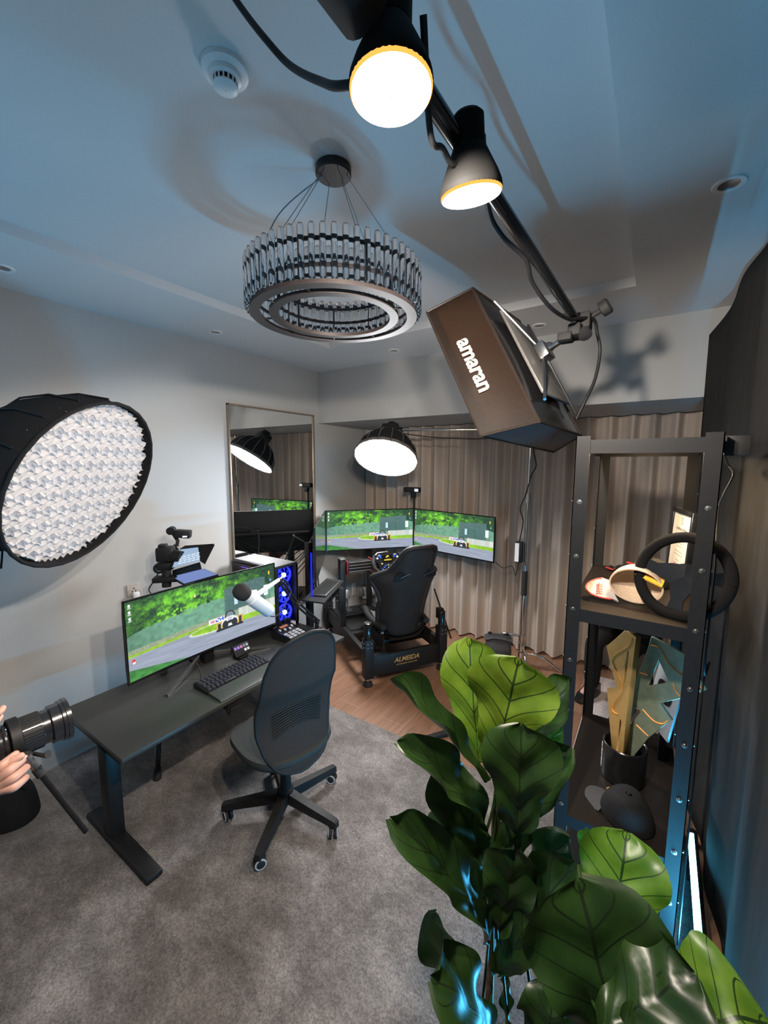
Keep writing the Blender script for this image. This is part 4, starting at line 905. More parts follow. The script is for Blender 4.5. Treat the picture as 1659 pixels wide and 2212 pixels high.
for s_ in (-1, 1):
    for q, (a, b) in enumerate(((.072, .060), (.085, .066), (.098, .060), (.075, .044))): (bb if q != 1 else yb).lathe([(.0075, .015), (.0075, .021), (.001, .022)], wc+wx*(a*s_)+wy*b, wn, 14)
    for a, b in ((.065, -.072), (.045, -.055), (.028, -.040)): bb.lathe([(.007, .015), (.007, .021), (.001, .022)], wc+wx*(a*s_)+wy*b, wn, 14)
    wb2.lathe([(.009, .015), (.009, .023), (.001, .024)], wc+wx*(.108*s_)+wy*.038, wn, 14); yb.lathe([(.008, .015), (.008, .022), (.001, .023)], wc+wx*(.066*s_)+wy*-.018, wn, 14)
for b in (-.035, -.060, -.078): yb.lathe([(.0065, .015), (.0065, .021), (.001, .022)], wc+wy*b, wn, 14)
build('blue_buttons', bb, emit('blue_button', (.08, .22, 1.0), 1.0), wheel); build('white_buttons', wb2, M_led, wheel); build('yellow_buttons', yb, emit('yellow_button', (.95, .72, .35), .9), wheel)
build('steering_shaft', MB().cyl(wc-wn*.015, R3(.62, .03, .89), .035), M_bplastic, t)
# pedals
for v in (-.17, 0.0, .15):
    pd = MB(); pd.box(R3(1.02, v, .30), (.12, .06, .03), AX, .004); pd.tube([R3(1.02, v, .31), R3(1.08, v, .45)], .010, 8); pd.box(R3(1.045, v, .47), (.012, .055, .10), (V((RF.x*.9, RF.y*.9, -.43)).normalized(), RR, V((RF.x*.43, RF.y*.43, .9)).normalized()), .004)
    build('pedal', pd, M_gunmetal if v else M_bplastic, t)
pe = rbox('pedal_deck_edge', .83, .86, -.30, .10, .285, .325, M_bplastic)
text('deck_lettering', 'TRAK', .032, R3(.828, .03, .305), RR, Z, M_grey, t, .0004)
build('edge_strip', MB().box(R3(.828, -.16, .32), (.004, .26, .007), AX), M_steel, t)
# bucket seat: a bent shell with wings
def sax(q):     # seat axis: q 0 = bottom of the back ... 1 = top ; returns u, z
    return .07-.31*q+.03*math.sin(PI*q), .36+.86*q
shell = [(0.0, .20, .10), (.10, .225, .13), (.25, .235, .14), (.36, .232, .12), (.46, .262, .15), (.55, .318, .19), (.60, .318, .18), (.655, .265, .14), (.71, .205, .10), (.78, .185, .075), (.86, .165, .05), (.94, .150, .035), (.985, .125, .02), (1.0, .09, .01)]
def si(q):
    for (a, w_, d_), (b, w2, d2) in zip(shell, shell[1:]):
        if q <= b: k = (q-a)/(b-a); return w_+(w2-w_)*k, d_+(d2-d_)*k
    return .09, .01
SV = .045
def seatback(s, q, off=0.0):
    u, z = sax(q); w_, d_ = si(q); v = s*w_; fw = d_*abs(s)**3.2
    if .28 < q < .5: pass
    return R3(u+fw+off, SV+v-.0*s, z+fw*.3)
bk3 = MB(); bk3.grid(lambda a, b: seatback(2*a-1, b), 28, 44); bk3.grid(lambda a, b: seatback((2*a-1)*.94, .01+b*.975, .045), 28, 44)
e1 = [seatback(-1, b/44) for b in range(45)]+[seatback(1, b/44) for b in range(44, -1, -1)]
bucket = build('bucket_seat_back', bk3, M_rigseat, t, smooth=70)
build('seat_edge', MB().tube(e1+[e1[0]], .021, 10), M_rigseat, bucket, smooth=70)
for s_ in (-1, 1):
    build('belt_slot', MB().prism([(.092*math.cos(a)*(.55+.45*abs(math.cos(a))), .036*math.sin(a)-.30*.092*math.cos(a)*s_) for a in [2*PI*k/20 for k in range(20)]], seatback(s_*.53, .715, -.004), RR, Z, -.014), M_gloss, bucket, smooth=20)
    build('slot_glint', MB().tube([seatback(s_*.53, .715, -.020)-RR*.042*1-Z*.024, seatback(s_*.53, .715, -.020)+RR*.05*1+Z*.006], .0035, 6), M_steel, bucket)
pan = MB()
def panf(a, b):
    s = 2*a-1; u = .06+.46*b; w_ = .215+.03*math.sin(PI*b); d_ = .11*(1-.25*b)
    return R3(u, SV+s*w_, .375+.035*b+d_*abs(s)**4+.02*b*b)
pan.grid(panf, 24, 14); pan.grid(lambda a, b: panf(a, b)-Z*.05, 24, 14)
build('seat_pan', pan, M_rigseat, t, smooth=70)
pe1 = [panf(0, b/14)-Z*.02 for b in range(15)]+[panf(a/24, 1)-Z*.02 for a in range(25)]+[panf(1, b/14)-Z*.02 for b in range(14, -1, -1)]
build('seat_pan_edge', MB().tube(pe1, .028, 10), M_rigseat, t, smooth=70)
build('seat_cushion', MB().grid(lambda a, b: panf(.12+.76*a, .05+.9*b)+Z*(.02+.025*math.sin(PI*a)*math.sin(PI*min(1, b*1.3))), 14, 12), mat('seat_cushion_grey', (.075, .07, .07), .75), t, smooth=70)
for s_ in (-1, 1): build('side_bracket', MB().box(R3(.22, SV+s_*.235, .33), (.42, .008, .12), AX), M_rigmetal, t); 
build('bracket_bolt', MB().cyl(R3(.02, SV-.24, .44), R3(.02, SV-.255, .44), .013), M_bolt, t)
# right side post electronics
build('control_pod', MB().box(R3(.05, .395, .52), (.06, .055, .10), AX, .006), M_bplastic, t); build('pod_label', MB().box(R3(.018, .40, .52), (.002, .022, .045), AX), M_white, t)
# swing-out keyboard tray
tq = [V((-2.308, 2.272, .80)), V((-2.115, 2.324, .80)), V((-2.374, 2.889, .80)), V((-2.56, 2.857, .80))]
build('keyboard_tray', MB().loft([[p-Z*.012 for p in tq], tq]), M_bplastic, t, smooth=0)
build('tray_arm', MB().tube([(tq[1]+tq[2])/2+V((-.08, 0, -.012)), (tq[1]+tq[2])/2+V((-.06, .02, -.09)), R3(.66, -.36, .70)], .016, 8), M_rigmetal, t)
rbox('tray_bracket', .50, .62, -.44, -.385, .50, .72)
bl = MB()
for a in (.53, .585):
    for zz in (.60, .65): bl.cyl(R3(a, -.44, zz), R3(a, -.447, zz), .007, n=10)
build('bracket_bolts', bl, M_bolt, t)['kind'] = 'stuff'
# second keyboard lying on the tray
ld = ((tq[3]-tq[0])).normalized(); wd2 = Z.cross(ld)*-1; k0 = tq[0]*.50+tq[1]*.50+ld*.335+wd2*.005+Z*.0005
t2 = thing('compact_keyboard', 'slim grey black keyboard lying on the simulator side tray', 'keyboard', k0)
build('case', MB().box(k0+Z*.009, (.44, .135, .017), (ld, wd2, Z), .004), M_gunmetal, t2)
kk = MB()
for r in range(5):
    for q in range(15): kk.box(k0+Z*.0195+ld*(-.195+.0265*q)+wd2*(-.048+.024*r), (.022, .019, .006), (ld, wd2, Z))
build('keys', kk, M_bplastic, t2)['kind'] = 'stuff'
# three ultrawide screens
Lp, Rp, Tp, Np = V((-2.876, 3.203, 0)), V((-2.22, 3.938, 0)), V((-1.22, 3.729, 0)), V((-2.16, 2.28, 0))
ZM, HM = 1.178, .445
def between(label, a, b, lit=True):
    d = (b-a).normalized(); return monitor(label, (a+b)/2+Z*ZM, d, (b-a).length-.006, HM, 0.0, 'simulator screens', lit=lit)
between('center simulator screen facing the bucket seat, left of the webcam pole', Lp, Rp)
between('right simulator screen in front of the curtain, right of the webcam pole', Rp, Tp)
lm_, ln2_ = between('switched-off left simulator screen seen almost edge-on beside the computer tower', Np, Lp, False)
build('blue_spill_line', MB().tube([V((Np.x, Np.y, .84))-ln2_*.035+(Lp-Np).normalized()*.03, V((Np.x, Np.y, 1.20))-ln2_*.035+(Lp-Np).normalized()*.03], .006, 8), emit('blue_spill_glow', (.01, .02, 1.0), 1.6), lm_)  # glowing line stands in for the tower's blue light on this casing
# screen stand
t = thing('screen_stand', 'black metal stand holding the three simulator screens', 'stand', (-2.5, 3.6, 0))
stn = MB()
def back_of(a, b, k, off): d = (b-a).normalized(); n = d.cross(Z).normalized(); return a+(b-a)*k-n*off
pts = [back_of(Np, Lp, .30, .09), back_of(Np, Lp, .97, .10), back_of(Lp, Rp, .05, .10), back_of(Lp, Rp, .5, .09), back_of(Lp, Rp, .94, .10), back_of(Rp, Tp, .08, .10), back_of(Rp, Tp, .6, .09)]
pts = [V((max(p.x, -2.93), min(p.y, 4.02), p.z)) for p in pts]
build('cross_tube', MB().tube([p+Z*1.17 for p in pts], .022, 8), M_rigmetal, t)
for k in (0, 3): build('upright', MB().box2(pts[k]+V((-.025, -.025, .0)), pts[k]+V((.025, .025, 1.22)), .003), M_rigmetal, t)
for a, b, k in ((Np, Lp, .5), (Lp, Rp, .5), (Rp, Tp, .5)):
    p = back_of(a, b, k, .06); build('mount_plate', MB().box(V((max(p.x, -2.95), min(p.y, 4.03), 1.17)), (.10, .06, .10), ((b-a).normalized(), (b-a).normalized().cross(Z), Z), .004), M_rigmetal, t)
cw = MB()
for k in range(6):
    a = pts[0]+Z*(1.15-.02*k)+V((-.02, .01*k, 0)); b = pts[1]+Z*(1.10-.05*k); m_ = (a+b)/2+V((.02*k-.06, .03, -.16-.05*k)); cw.tube(spline([a, m_, b]), .005, 6)
cw.tube(spline([pts[0]+Z*1.2, pts[0]+V((-.12, -.05, 1.27)), pts[0]+V((-.28, .1, 1.22)), pts[0]+V((-.35, .05, 1.0))]), .006, 6)
build('cable_loops', cw, M_bplastic, t)
build('brace_rod', MB().tube([P(938, 1272, 'y', 3.80), P(974, 1378, 'z', .012)], .009, 8), M_rigmetal, t)
build('hanging_cable', MB().tube(spline([V((-2.70, 3.32, .97)), V((-2.66, 3.33, .88)), R3(.9, -.30, .80), R3(.72, -.36, .78)]), .006, 6), M_bplastic, t)
# webcam on its pole
wp = P(893, 1058, 'y', 3.86)
t = thing('webcam', 'black webcam with a small lit display on a pole above the simulator screens', 'camera', V((wp.x, wp.y, 1.40)))
build('pole', MB().tube([V((wp.x, wp.y+.02, 1.17)), V((wp.x, wp.y+.02, wp.z-.05))], .012, 8), M_black, t)
build('tilt_head', MB().box(V((wp.x, wp.y, wp.z-.055)), (.05, .05, .07), None, .008), M_black, t)
build('camera_body', MB().box(V((wp.x-.01, wp.y-.01, wp.z)), (.185, .075, .055), None, .008), M_bplastic, t)
build('lit_display', MB().box(V((wp.x+.063, wp.y-.0485, wp.z)), (.045, .002, .030)), emit('webcam_display', (.8, .85, .9), 1.0), t)

# ------------------------------------------------------------------ teleprompter with camera on a tripod
tp = 2.74
def T(x, y, dt=0.0): return D(x, y, tp+dt)
g = T(362, 1262); gp = V((g.x, g.y, 0))
t = thing('teleprompter', 'camera with a teleprompter hood and tablet on a black tripod behind the desk', 'teleprompter', gp+Z*.011)
hr = (_r*1.0+_h*.25).normalized(); hb_ = (_h*1.0-_r*.25).normalized()          # screen side: right, away
cbd = MB(); cbd.box(T(358, 1196), (.105, .10, .095), (hr, hb_, Z), .012); cbd.box(T(352, 1180), (.05, .06, .03), (hr, hb_, Z), .006); cbd.cyl(T(366, 1198), T(392, 1204), .042, .042, 24); build('camera_body', cbd, M_bplastic, t)
mn_ = MB(); mn_.box(T(396, 1153), (.095, .075, .05), ((hr*.95-Z*.1).normalized(), hb_, (Z*.95+hr*.1).normalized()), .006); mn_.cyl(T(370, 1146)-hb_*.03, T(370, 1146)+hb_*.03, .026, n=20); mn_.tube([T(372, 1150), T(384, 1168), T(382, 1180)], .012, 8); build('top_receiver', mn_, M_bplastic, t)
build('receiver_led', MB().box(T(402, 1157)-hb_*.04, (.028, .002, .010), (hr, hb_, Z)), M_led, t)
gq = [T(372, 1226), T(431, 1212), T(428, 1181), T(387, 1187, .10)]
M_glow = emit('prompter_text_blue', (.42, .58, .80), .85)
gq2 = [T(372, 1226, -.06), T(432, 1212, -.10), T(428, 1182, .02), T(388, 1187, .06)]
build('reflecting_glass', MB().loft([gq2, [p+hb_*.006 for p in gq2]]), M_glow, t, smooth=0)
tx = MB(); ln_ = (gq2[1]-gq2[0]).normalized(); un_ = (gq2[2]-gq2[1]).normalized()
for k in range(4):
    for j in range(5):
        a = gq2[0]*.30+gq2[1]*.70+un_*(.028+.022*k)-hb_*.004; tx.box(a+ln_*(-.085+.034*j+.006*(k % 2)), (.024 if (j+k) % 3 else .030, .006, .001), (ln_, un_, ln_.cross(un_)))
build('prompter_lines', tx, M_led, t)
fl_ = MB(); a, b = gq2[2], gq2[1]
fl_.loft([[a, T(462, 1176, -.02), T(441, 1218, -.12), b], [a+hr*.006, T(464, 1177, -.02), T(443, 1219, -.12), b+hr*.006]])
fl_.loft([[gq2[0]-hr*.004, gq2[3]-hr*.004, T(378, 1176, .12), T(366, 1215, .10)], [gq2[0]-hr*.010, gq2[3]-hr*.010, T(375, 1176, .12), T(363, 1215, .10)]])
fl_.loft([[gq2[3], gq2[2], T(462, 1176, -.02), T(400, 1180, .10)], [p+Z*.005 for p in (gq2[3], gq2[2], T(462, 1176, -.02), T(400, 1180, .10))]])
build('hood', fl_, M_cloth, t, smooth=0)
tq2 = [T(372, 1246, .02), T(398, 1261, -.16), T(469, 1241, -.20), T(440, 1229, .0)]
build('tablet', MB().loft([[p-Z*.012+(p-(tq2[0]+tq2[2])/2)*.05 for p in tq2], [p+(p-(tq2[0]+tq2[2])/2)*.05 for p in tq2]]), M_bplastic, t, smooth=0)
build('tablet_screen', MB().loft([[p+Z*.0005 for p in tq2], [p+Z*.002 for p in tq2]]), emit('tablet_blue', (.22, .30, .62), .9), t, smooth=0)
build('tablet_panel', MB().loft([[T(372, 1232, .03), T(372, 1246, .03), T(436, 1231, .0), T(432, 1214, .0)], [T(372, 1232, .05), T(372, 1246, .05), T(436, 1231, .02), T(432, 1214, .02)]]), M_black, t, smooth=0)
hd = MB(); hd.cyl(T(346, 1226)-hb_*.03, T(346, 1226)+hb_*.03, .036, n=24); hd.box(T(358, 1222), (.10, .07, .05), (hr, hb_, Z), .008); hd.box(T(360, 1250), (.16, .09, .035), (hr, hb_, Z), .008); hd.tube([T(360, 1222), T(360, 1268)], .03, 12); build('tripod_head', hd, M_bplastic, t)
build('head_disc', MB().lathe([(.012, -.035), (.018, -.036), (.018, -.034)], T(346, 1226), hb_, 20), M_steel, t)
top = T(360, 1268)
for k, e in enumerate((V((-2.36, 1.10, .012)), V((-2.90, 1.25, .012)), V((-2.86, 1.95, .012)))):
    d = e-top
    build('tripod_leg', MB().tube([top+d*.05, top+d*.48], .020, 8), M_black, t); build('tripod_leg', MB().tube([top+d*.46, top+d*.97], .014, 8), M_black, t)
    build('leg_lock', MB().cyl(top+d*.44, top+d*.50, .027, n=12), M_gunmetal, t); build('leg_foot', MB().tube([top+d*.94, top+d*.985, e], [.018, .024, .022], 10), M_rubber, t)
build('head_cable', MB().tube(spline([T(346, 1232), T(330, 1258), T(322, 1275), T(335, 1290)]), .004, 6), M_bplastic, t)
# ================================================================== shelf rack
t = thing('shelf_rack', 'tall narrow black steel shelf rack with bolts along its posts at the right', 'shelf', (-.03, 2.05, 0))
RX0, RX1, RY0, RY1, RH = -.250, .172, 1.645, 2.455, 2.0
def lpost(x, y, sx, sy):
    w_ = .048; b = MB(); b.box2((min(x, x+sx*w_), min(y, y+sy*.003), 0), (max(x, x+sx*w_), max(y, y+sy*.003), RH)); b.box2((min(x, x+sx*.003), min(y, y+sy*w_), 0), (max(x, x+sx*.003), max(y, y+sy*w_), RH))
    p = build('angle_post', b, M_rack, t)
    k = 0; zz = .12
    while zz < RH-.05:
        for fl in (0, 1):
            c0 = V((x+sx*w_*.5, y, zz)) if fl == 0 else V((x, y+sy*w_*.5, zz+.0)); n = V((0, -sy, 0)) if fl == 0 else V((-sx, 0, 0))
            bo = MB().lathe([(.009, 0), (.009, .0012), (.0062, .0014), (.0058, .005), (.001, .0055)], c0, n, 14); build('post_bolt', bo, M_bolt, p)
        zz += .205
for x, sx in ((RX0, 1), (RX1, -1)):
    for y, sy in ((RY0, 1), (RY1, -1)): lpost(x, y, sx, sy)
LV = (.085, .487, 1.352, 1.985)
for z in LV:
    lip = .048; sb = MB(); sb.box2((RX0+.004, RY0+.004, z-.010), (RX1-.004, RY1-.004, z))
    sh_ = build('shelf_board', sb, M_board, t)
    lp = MB(); e = .0035
    for a, b in (((RX0+e, RY0+e), (RX1-e, RY0+e+.003)), ((RX0+e, RY1-e-.003), (RX1-e, RY1-e)), ((RX0+e, RY0+e), (RX0+e+.003, RY1-e)), ((RX1-e-.003, RY0+e), (RX1-e, RY1-e))): lp.box2((a[0], a[1], z-lip), (b[0], b[1], z+.001))
    build('shelf_lip', lp, M_rack, sh_)
t = thing('shelf_strip_lamp', 'warm strip lamp fixed under the top board of the shelf rack', 'lamp', (-.04, 1.98, 1.955))
build('housing', MB().box2((-.13, 1.94, 1.958), (.06, 2.02, 1.975), .003), M_steel, t); build('glowing_strip', MB().box2((-.12, 1.955, 1.953), (.05, 2.005, 1.958)), M_shelfglow, t)
ab = V((.214, 1.76, 1.960))
t = thing('adapter_box', 'black box beside the top right corner of the shelf rack with a thin cord', 'adapter', ab)
build('housing', MB().box(ab, (.066, .07, .066), None, .004), M_bplastic, t)
build('wall_bracket', MB().box2((.170, 1.74, 1.945), (.184, 1.78, 1.975)), M_rack, t)
build('lamp_cord', MB().tube(spline([V((.187, 1.76, 1.93)), P(1574, 1005, 'x', .225), P(1584, 1022, 'x', .23), P(1578, 1040, 'x', .225), P(1562, 1070, 'x', .21), P(1550, 1110, 'x', .20), V((.188, 1.72, 1.55)), V((.186, 1.70, 1.2)), P(1533, 1430, 'x', .21), P(1520, 1470, 'x', .20), V((.188, 1.70, .7)), V((.19, 1.70, .12))]), .0032, 7), M_bplastic, t)

# ------------------------------------------------------------------ on the upper shelf
z1 = LV[2]+.001
# podium cap lying on its side
cc0 = V((-.035, 1.815, z1+.075)); cax = V((.12, .97, .22)).normalized(); cux = V((1, -.12, 0)); cux = (cux-cax*cux.dot(cax)).normalized(); cuz = cux.cross(cax)
M_cream = mat('cream_cap_cloth', (.60, .46, .33), .85, scale=120, bump=.15); M_whitecap = mat('white_cap_cloth', (.50, .45, .42), .85, scale=120, bump=.1); M_redtrim = mat('red_trim', (.55, .03, .03), .6)
t = thing('podium_cap', 'cream cap on its side with a red laurel on its white brim', 'cap', V((cc0.x, cc0.y, z1)))
def crown(u, v, r=1.0):
    a = 2*PI*u; rr = math.cos(v*PI/2*.97)**.72; h = .115*math.sin(v*PI/2)
    return cc0+(cux*(math.cos(a)*.092*rr)+cuz*(math.sin(a)*.073*rr))*r+cax*h*r
build('crown', MB().grid(lambda u, v: crown(u, v), 40, 12).grid(lambda u, v: crown(u, v*.98, .95), 40, 12), M_cream, t, smooth=70)
build('sweat_band', MB().loft([[crown(k/40, 0) for k in range(40)], [crown(k/40, 0)*.93+cc0*.07 for k in range(40)]], False), M_cream, t)
bo = cc0-cux*.085-cuz*.045
bx_ = V((-.78, -.38, 0)).normalized(); by_ = V((.34, -.74, -.42)).normalized(); bz_ = bx_.cross(by_)
def brim(u, v, off=0): s = 2*v-1; r = .07*(1-abs(s)**2.2*.0); return bo+V((.0, .0, 0))+bx_*(.105*u*math.sqrt(max(0, 1-s*s*.92))-.012)+by_*(.060*s)+Z*(.002+.010*u+.006*s*s+off)
build('brim', MB().grid(lambda u, v: brim(u, v), 10, 20).grid(lambda u, v: brim(u, v, -.004), 10, 20), M_whitecap, t, smooth=70)
build('brim_piping', MB().tube([brim(1, v/20, -.003) for v in range(21)], .0035, 6), M_redtrim, t)
ll = MB(); c1 = brim(.52, .5, .0065)
for k in range(5):
    for s_ in (-1, 1):
        q = c1+by_*(-.026+.013*k)+bx_*(.004*k-.006)
        dx = (by_*.5+bx_*s_*.9).normalized(); dn = Z.cross(dx)
        ll.loft([[q+dx*.001+dn*.0005, q+dx*.008+dn*.0034, q+dx*.017, q+dx*.008-dn*.0034], [p+Z*.0006 for p in (q+dx*.001+dn*.0005, q+dx*.008+dn*.0034, q+dx*.017, q+dx*.008-dn*.0034)]])
ll.tube([c1+by_*(-.034)-bx_*.008, c1+bx_*.003, c1+by_*.036+bx_*.010], .0011, 5)
build('laurel_emblem', ll, M_redtrim, t, smooth=0)
lt = [P(1400, 1226, 'y', 1.86), P(1440, 1246, 'y', 1.83), P(1430, 1268, 'y', 1.79), P(1371, 1240, 'y', 1.815)]
M_yel = mat('yellow_label', (.75, .48, .04), .6)
def lab(u, v, o=0): p = (lt[3]*(1-u)+lt[2]*u)*(1-v)+(lt[0]*(1-u)+lt[1]*u)*v; return p+(lt[1]-lt[3]).cross(lt[0]-lt[2]).normalized()*(-o)
build('yellow_label', MB().grid(lambda u, v: lab(u, v), 6, 3).grid(lambda u, v: lab(u, v, .005), 6, 3), M_yel, t)
lx = (lt[2]-lt[3]).normalized(); ly = (lt[0]-lt[3]); lnn = lx.cross(ly).normalized(); ly = lnn.cross(lx)
if lnn.dot(EYE-lt[3]) < 0: lnn = -lnn
text('label_lettering', 'PIRELLI', .022, lab(.45, .45)+lnn*.0030, lx, ly, M_redtrim, t, .0006, bold=.0006)
build('label_bar', MB().tube([lab(.15, .82)+lnn*.003, lab(.78, .80)+lnn*.003], .0022, 6), M_redtrim, t)
# loose steering wheel standing at the shelf front
wc2 = V((.105, 1.775, z1+.148)); wa = V((-.42, -.86, .30)).normalized(); wx2 = V((.86, -.42, 0)).normalized(); wx2 = (wx2-wa*wx2.dot(wa)).normalized(); wy2 = wa.cross(wx2)
t = thing('sim_steering_wheel', 'round black suede steering wheel leaning at the front right of the upper shelf', 'steering wheel', V((wc2.x, wc2.y, z1)))
WR = .142
build('rim', MB().tube([wc2+wx2*(WR*math.cos(2*PI*k/60))+wy2*(WR*math.sin(2*PI*k/60)) for k in range(61)], .0195, 14), mat('suede', (.006, .006, .0065), .95, scale=300, bump=.3, spec=.15), t)
spk = MB()
for a in (.12, PI-.12, -PI/2):
    d = wx2*math.cos(a)+wy2*math.sin(a); s = wa.cross(d)
    spk.loft([[wc2+d*r-wa*(.018*(1-r/WR))+s*w_*b+wa*.003*c2 for b, c2 in ((-1, -1), (1, -1), (1, 1), (-1, 1))] for r, w_ in ((.0, .045), (.05, .034), (.09, .020), (.132, .026))])
spk.lathe([(.001, -.024), (.048, -.024), (.048, -.016), (.001, -.016)], wc2, wa, 32)
build('spokes', spk, M_gloss, t, smooth=20)
hb2 = MB()
for k in range(6):
    a = 2*PI*k/6; hb2.lathe([(.004, -.016), (.004, -.0135), (.001, -.013)], wc2+wx2*(.036*math.cos(a))+wy2*(.036*math.sin(a)), wa, 12)
build('hub_bolts', hb2, M_bolt, t)
# framed certificate facing left
t = thing('framed_certificate', 'framed certificate with a red seal standing on the upper shelf behind the round steering wheel', 'certificate', V((.115, 2.25, z1)))
CW, CH = .30, .345
cctr = V((.115, 2.25, z1+CH/2)); cdir = V((.20, -.98, 0)).normalized(); cn = V((-.98, -.20, .04)).normalized(); cup = cn.cross(cdir); cup = cup if cup.z > 0 else -cup
fr = MB()
for a, b, w_, h_ in ((0, CH/2-.011, CW, .022), (0, -CH/2+.011, CW, .022), (-CW/2+.011, 0, .022, CH), (CW/2-.011, 0, .022, CH)): fr.box(cctr+cdir*a+cup*b, (w_, h_, .018), (cdir, cup, cn), .002)
build('frame', fr, M_gloss, t); build('paper', MB().box(cctr+cn*.001, (CW-.03, CH-.03, .004), (cdir, cup, cn)), mat('certificate_paper', (.62, .57, .49), .6, var=.03), t)
ink = MB(); cc1 = cctr+cn*.0033
def bar(y, w_, h_=.003, x=0.0): ink.box(cc1+cdir*x+cup*y, (w_, h_, .0006), (cdir, cup, cn))
for y, w_ in ((.055, .08), (.030, .06), (.018, .09), (.004, .07), (-.02, .10), (-.035, .12), (-.06, .05), (-.075, .10)): bar(y, w_)
bar(-.115, .05, .002, .06); bar(-.125, .035, .002, .06)
for dx in (-.009, .009): ink.box(cc1+cdir*dx+cup*.118, (.006, .024, .0006), (cdir, cup, cn))
ink.box(cc1+cup*.132, (.026, .004, .0006), (cdir, cup, cn)); ink.box(cc1+cup*.106, (.026, .004, .0006), (cdir, cup, cn))
build('printed_lines', ink, mat('grey_ink', (.25, .22, .2), .7), t)
text('title_lettering', 'Certificate of Merit', .020, cc1+cup*.082, cdir, cup, mat('dark_ink', (.12, .1, .09), .7), t, .0004)
build('red_seal', MB().lathe([(.001, .0035), (.020, .0035), (.022, .001)], cctr+cdir*-.035-cup*.10+cn*.001, cn, 28), mat('seal_red', (.50, .015, .06), .6), t)
# dark cap behind the cream one
dk = P(1402, 1262, 'z', z1); dk = V((dk.x, min(dk.y, 2.2), z1))
t = thing('baseball_cap', 'dark olive cap standing behind the yellow-labelled cream cap on the upper shelf', 'cap', dk)
M_olive = mat('olive_cap_cloth', (.035, .030, .022), .85, scale=60, bump=.2)
def dcap(u, v): a = 2*PI*u; r = math.cos(v*PI/2*.98)**.6; return dk+V((.080*r*math.cos(a), .085*r*math.sin(a), .003+.118*math.sin(v*PI/2)))
build('crown', MB().grid(dcap, 36, 12), M_olive, t, smooth=70)
build('brim', MB().grid(lambda u, v: dk+V((.07*(2*v-1), .06+.075*u*math.sqrt(max(0, 1-(2*v-1)**2*.9)), .014-.010*u)), 8, 16), M_olive, t, smooth=70)
# model racing car and a small dark card behind the cap
mc0 = P(1340, 1231, 'z', z1)
t = thing('model_car', 'tiny black and red model race car at the far end of the upper shelf', 'model car', mc0)
md = V((.75, .66, 0)).normalized(); ms = Z.cross(md)
build('body', MB().loft([[mc0+md*a+ms*w_*b+Z*h for b, h in ((-1, .006), (1, .006), (.7, hh), (-.7, hh))] for a, w_, hh in ((-.06, .010, .012), (-.03, .010, .016), (0, .014, .026), (.03, .012, .022), (.055, .008, .016))]), M_gloss, t)
wg = MB(); wg.box(mc0+md*-.062+Z*.010, (.012, .05, .004), (md, ms, Z)); wg.box(mc0+md*.055+Z*.034, (.012, .045, .006), (md, ms, Z)); wg.tube([mc0+md*.055+Z*.014, mc0+md*.055+Z*.034], .003, 6); build('wings', wg, M_redtrim, t)
wl = MB()
for a in (-.04, .042):
    for s_ in (-1, 1): wl.cyl(mc0+md*a+ms*(.014*s_)+Z*.0105, mc0+md*a+ms*(.026*s_)+Z*.0105, .0105, n=14)
build('wheels', wl, M_rubber, t)
kc = P(1330, 1262, 'z', z1)
t = thing('key_card', 'dark flat wallet with a yellow stripe lying behind the cream cap', 'wallet', kc)
build('cover', MB().box(kc+Z*.008, (.10, .06, .016), (md, ms, Z), .004), M_cloth, t); build('yellow_stripe', MB().box(kc+Z*.0165, (.06, .012, .001), (md, ms, Z)), M_yel, t)

# ------------------------------------------------------------------ on the lower shelf
z2 = LV[1]+.001
pc_ = V((-.030, 2.01, z2)); CR, CHh = .088, .165
t = thing('black_cup', 'wide glossy black cup with white lettering holding two gold trophies on the lower shelf', 'cup', pc_)
M_cup = mat('black_ceramic', (.012, .012, .013), .22)
build('cup_body', MB().lathe([(.001, .0), (CR-.006, 0), (CR, .006), (CR, CHh-.004), (CR-.004, CHh), (CR-.009, CHh-.004), (CR-.009, .012), (.001, .010)], pc_, Z, 48), M_cup, t)
lw = MB()
wdir = V((-.80, -.60, 0)).normalized()
for k, (h, z_) in enumerate(((.030, .120), (.018, .098), (.024, .076), (.020, .052), (.026, .028))):
    a0 = math.atan2(wdir.y, wdir.x)-.55
    lw.loft([[pc_+V((math.cos(a0+d)*(CR+o), math.sin(a0+d)*(CR+o), z_+hh)) for d, hh in ((0, 0), (.16, 0), (.16+.05*(k % 2), h*.75), (.0, h*.8))] for o in (.0002, .0012)])
build('white_lettering', lw, M_white, t, smooth=0)
M_tg = mat('trophy_gold', (.58, .37, .13), .35, .45, var=.08, scale=20); M_cyangold = mat('trophy_gold_cyan_tint', (.34, .42, .31), .34, .55); M_orange = mat('orange_inlay', (.85, .32, .05), .45)  # cyan reflection on the gold letter plate mixed into its base colour
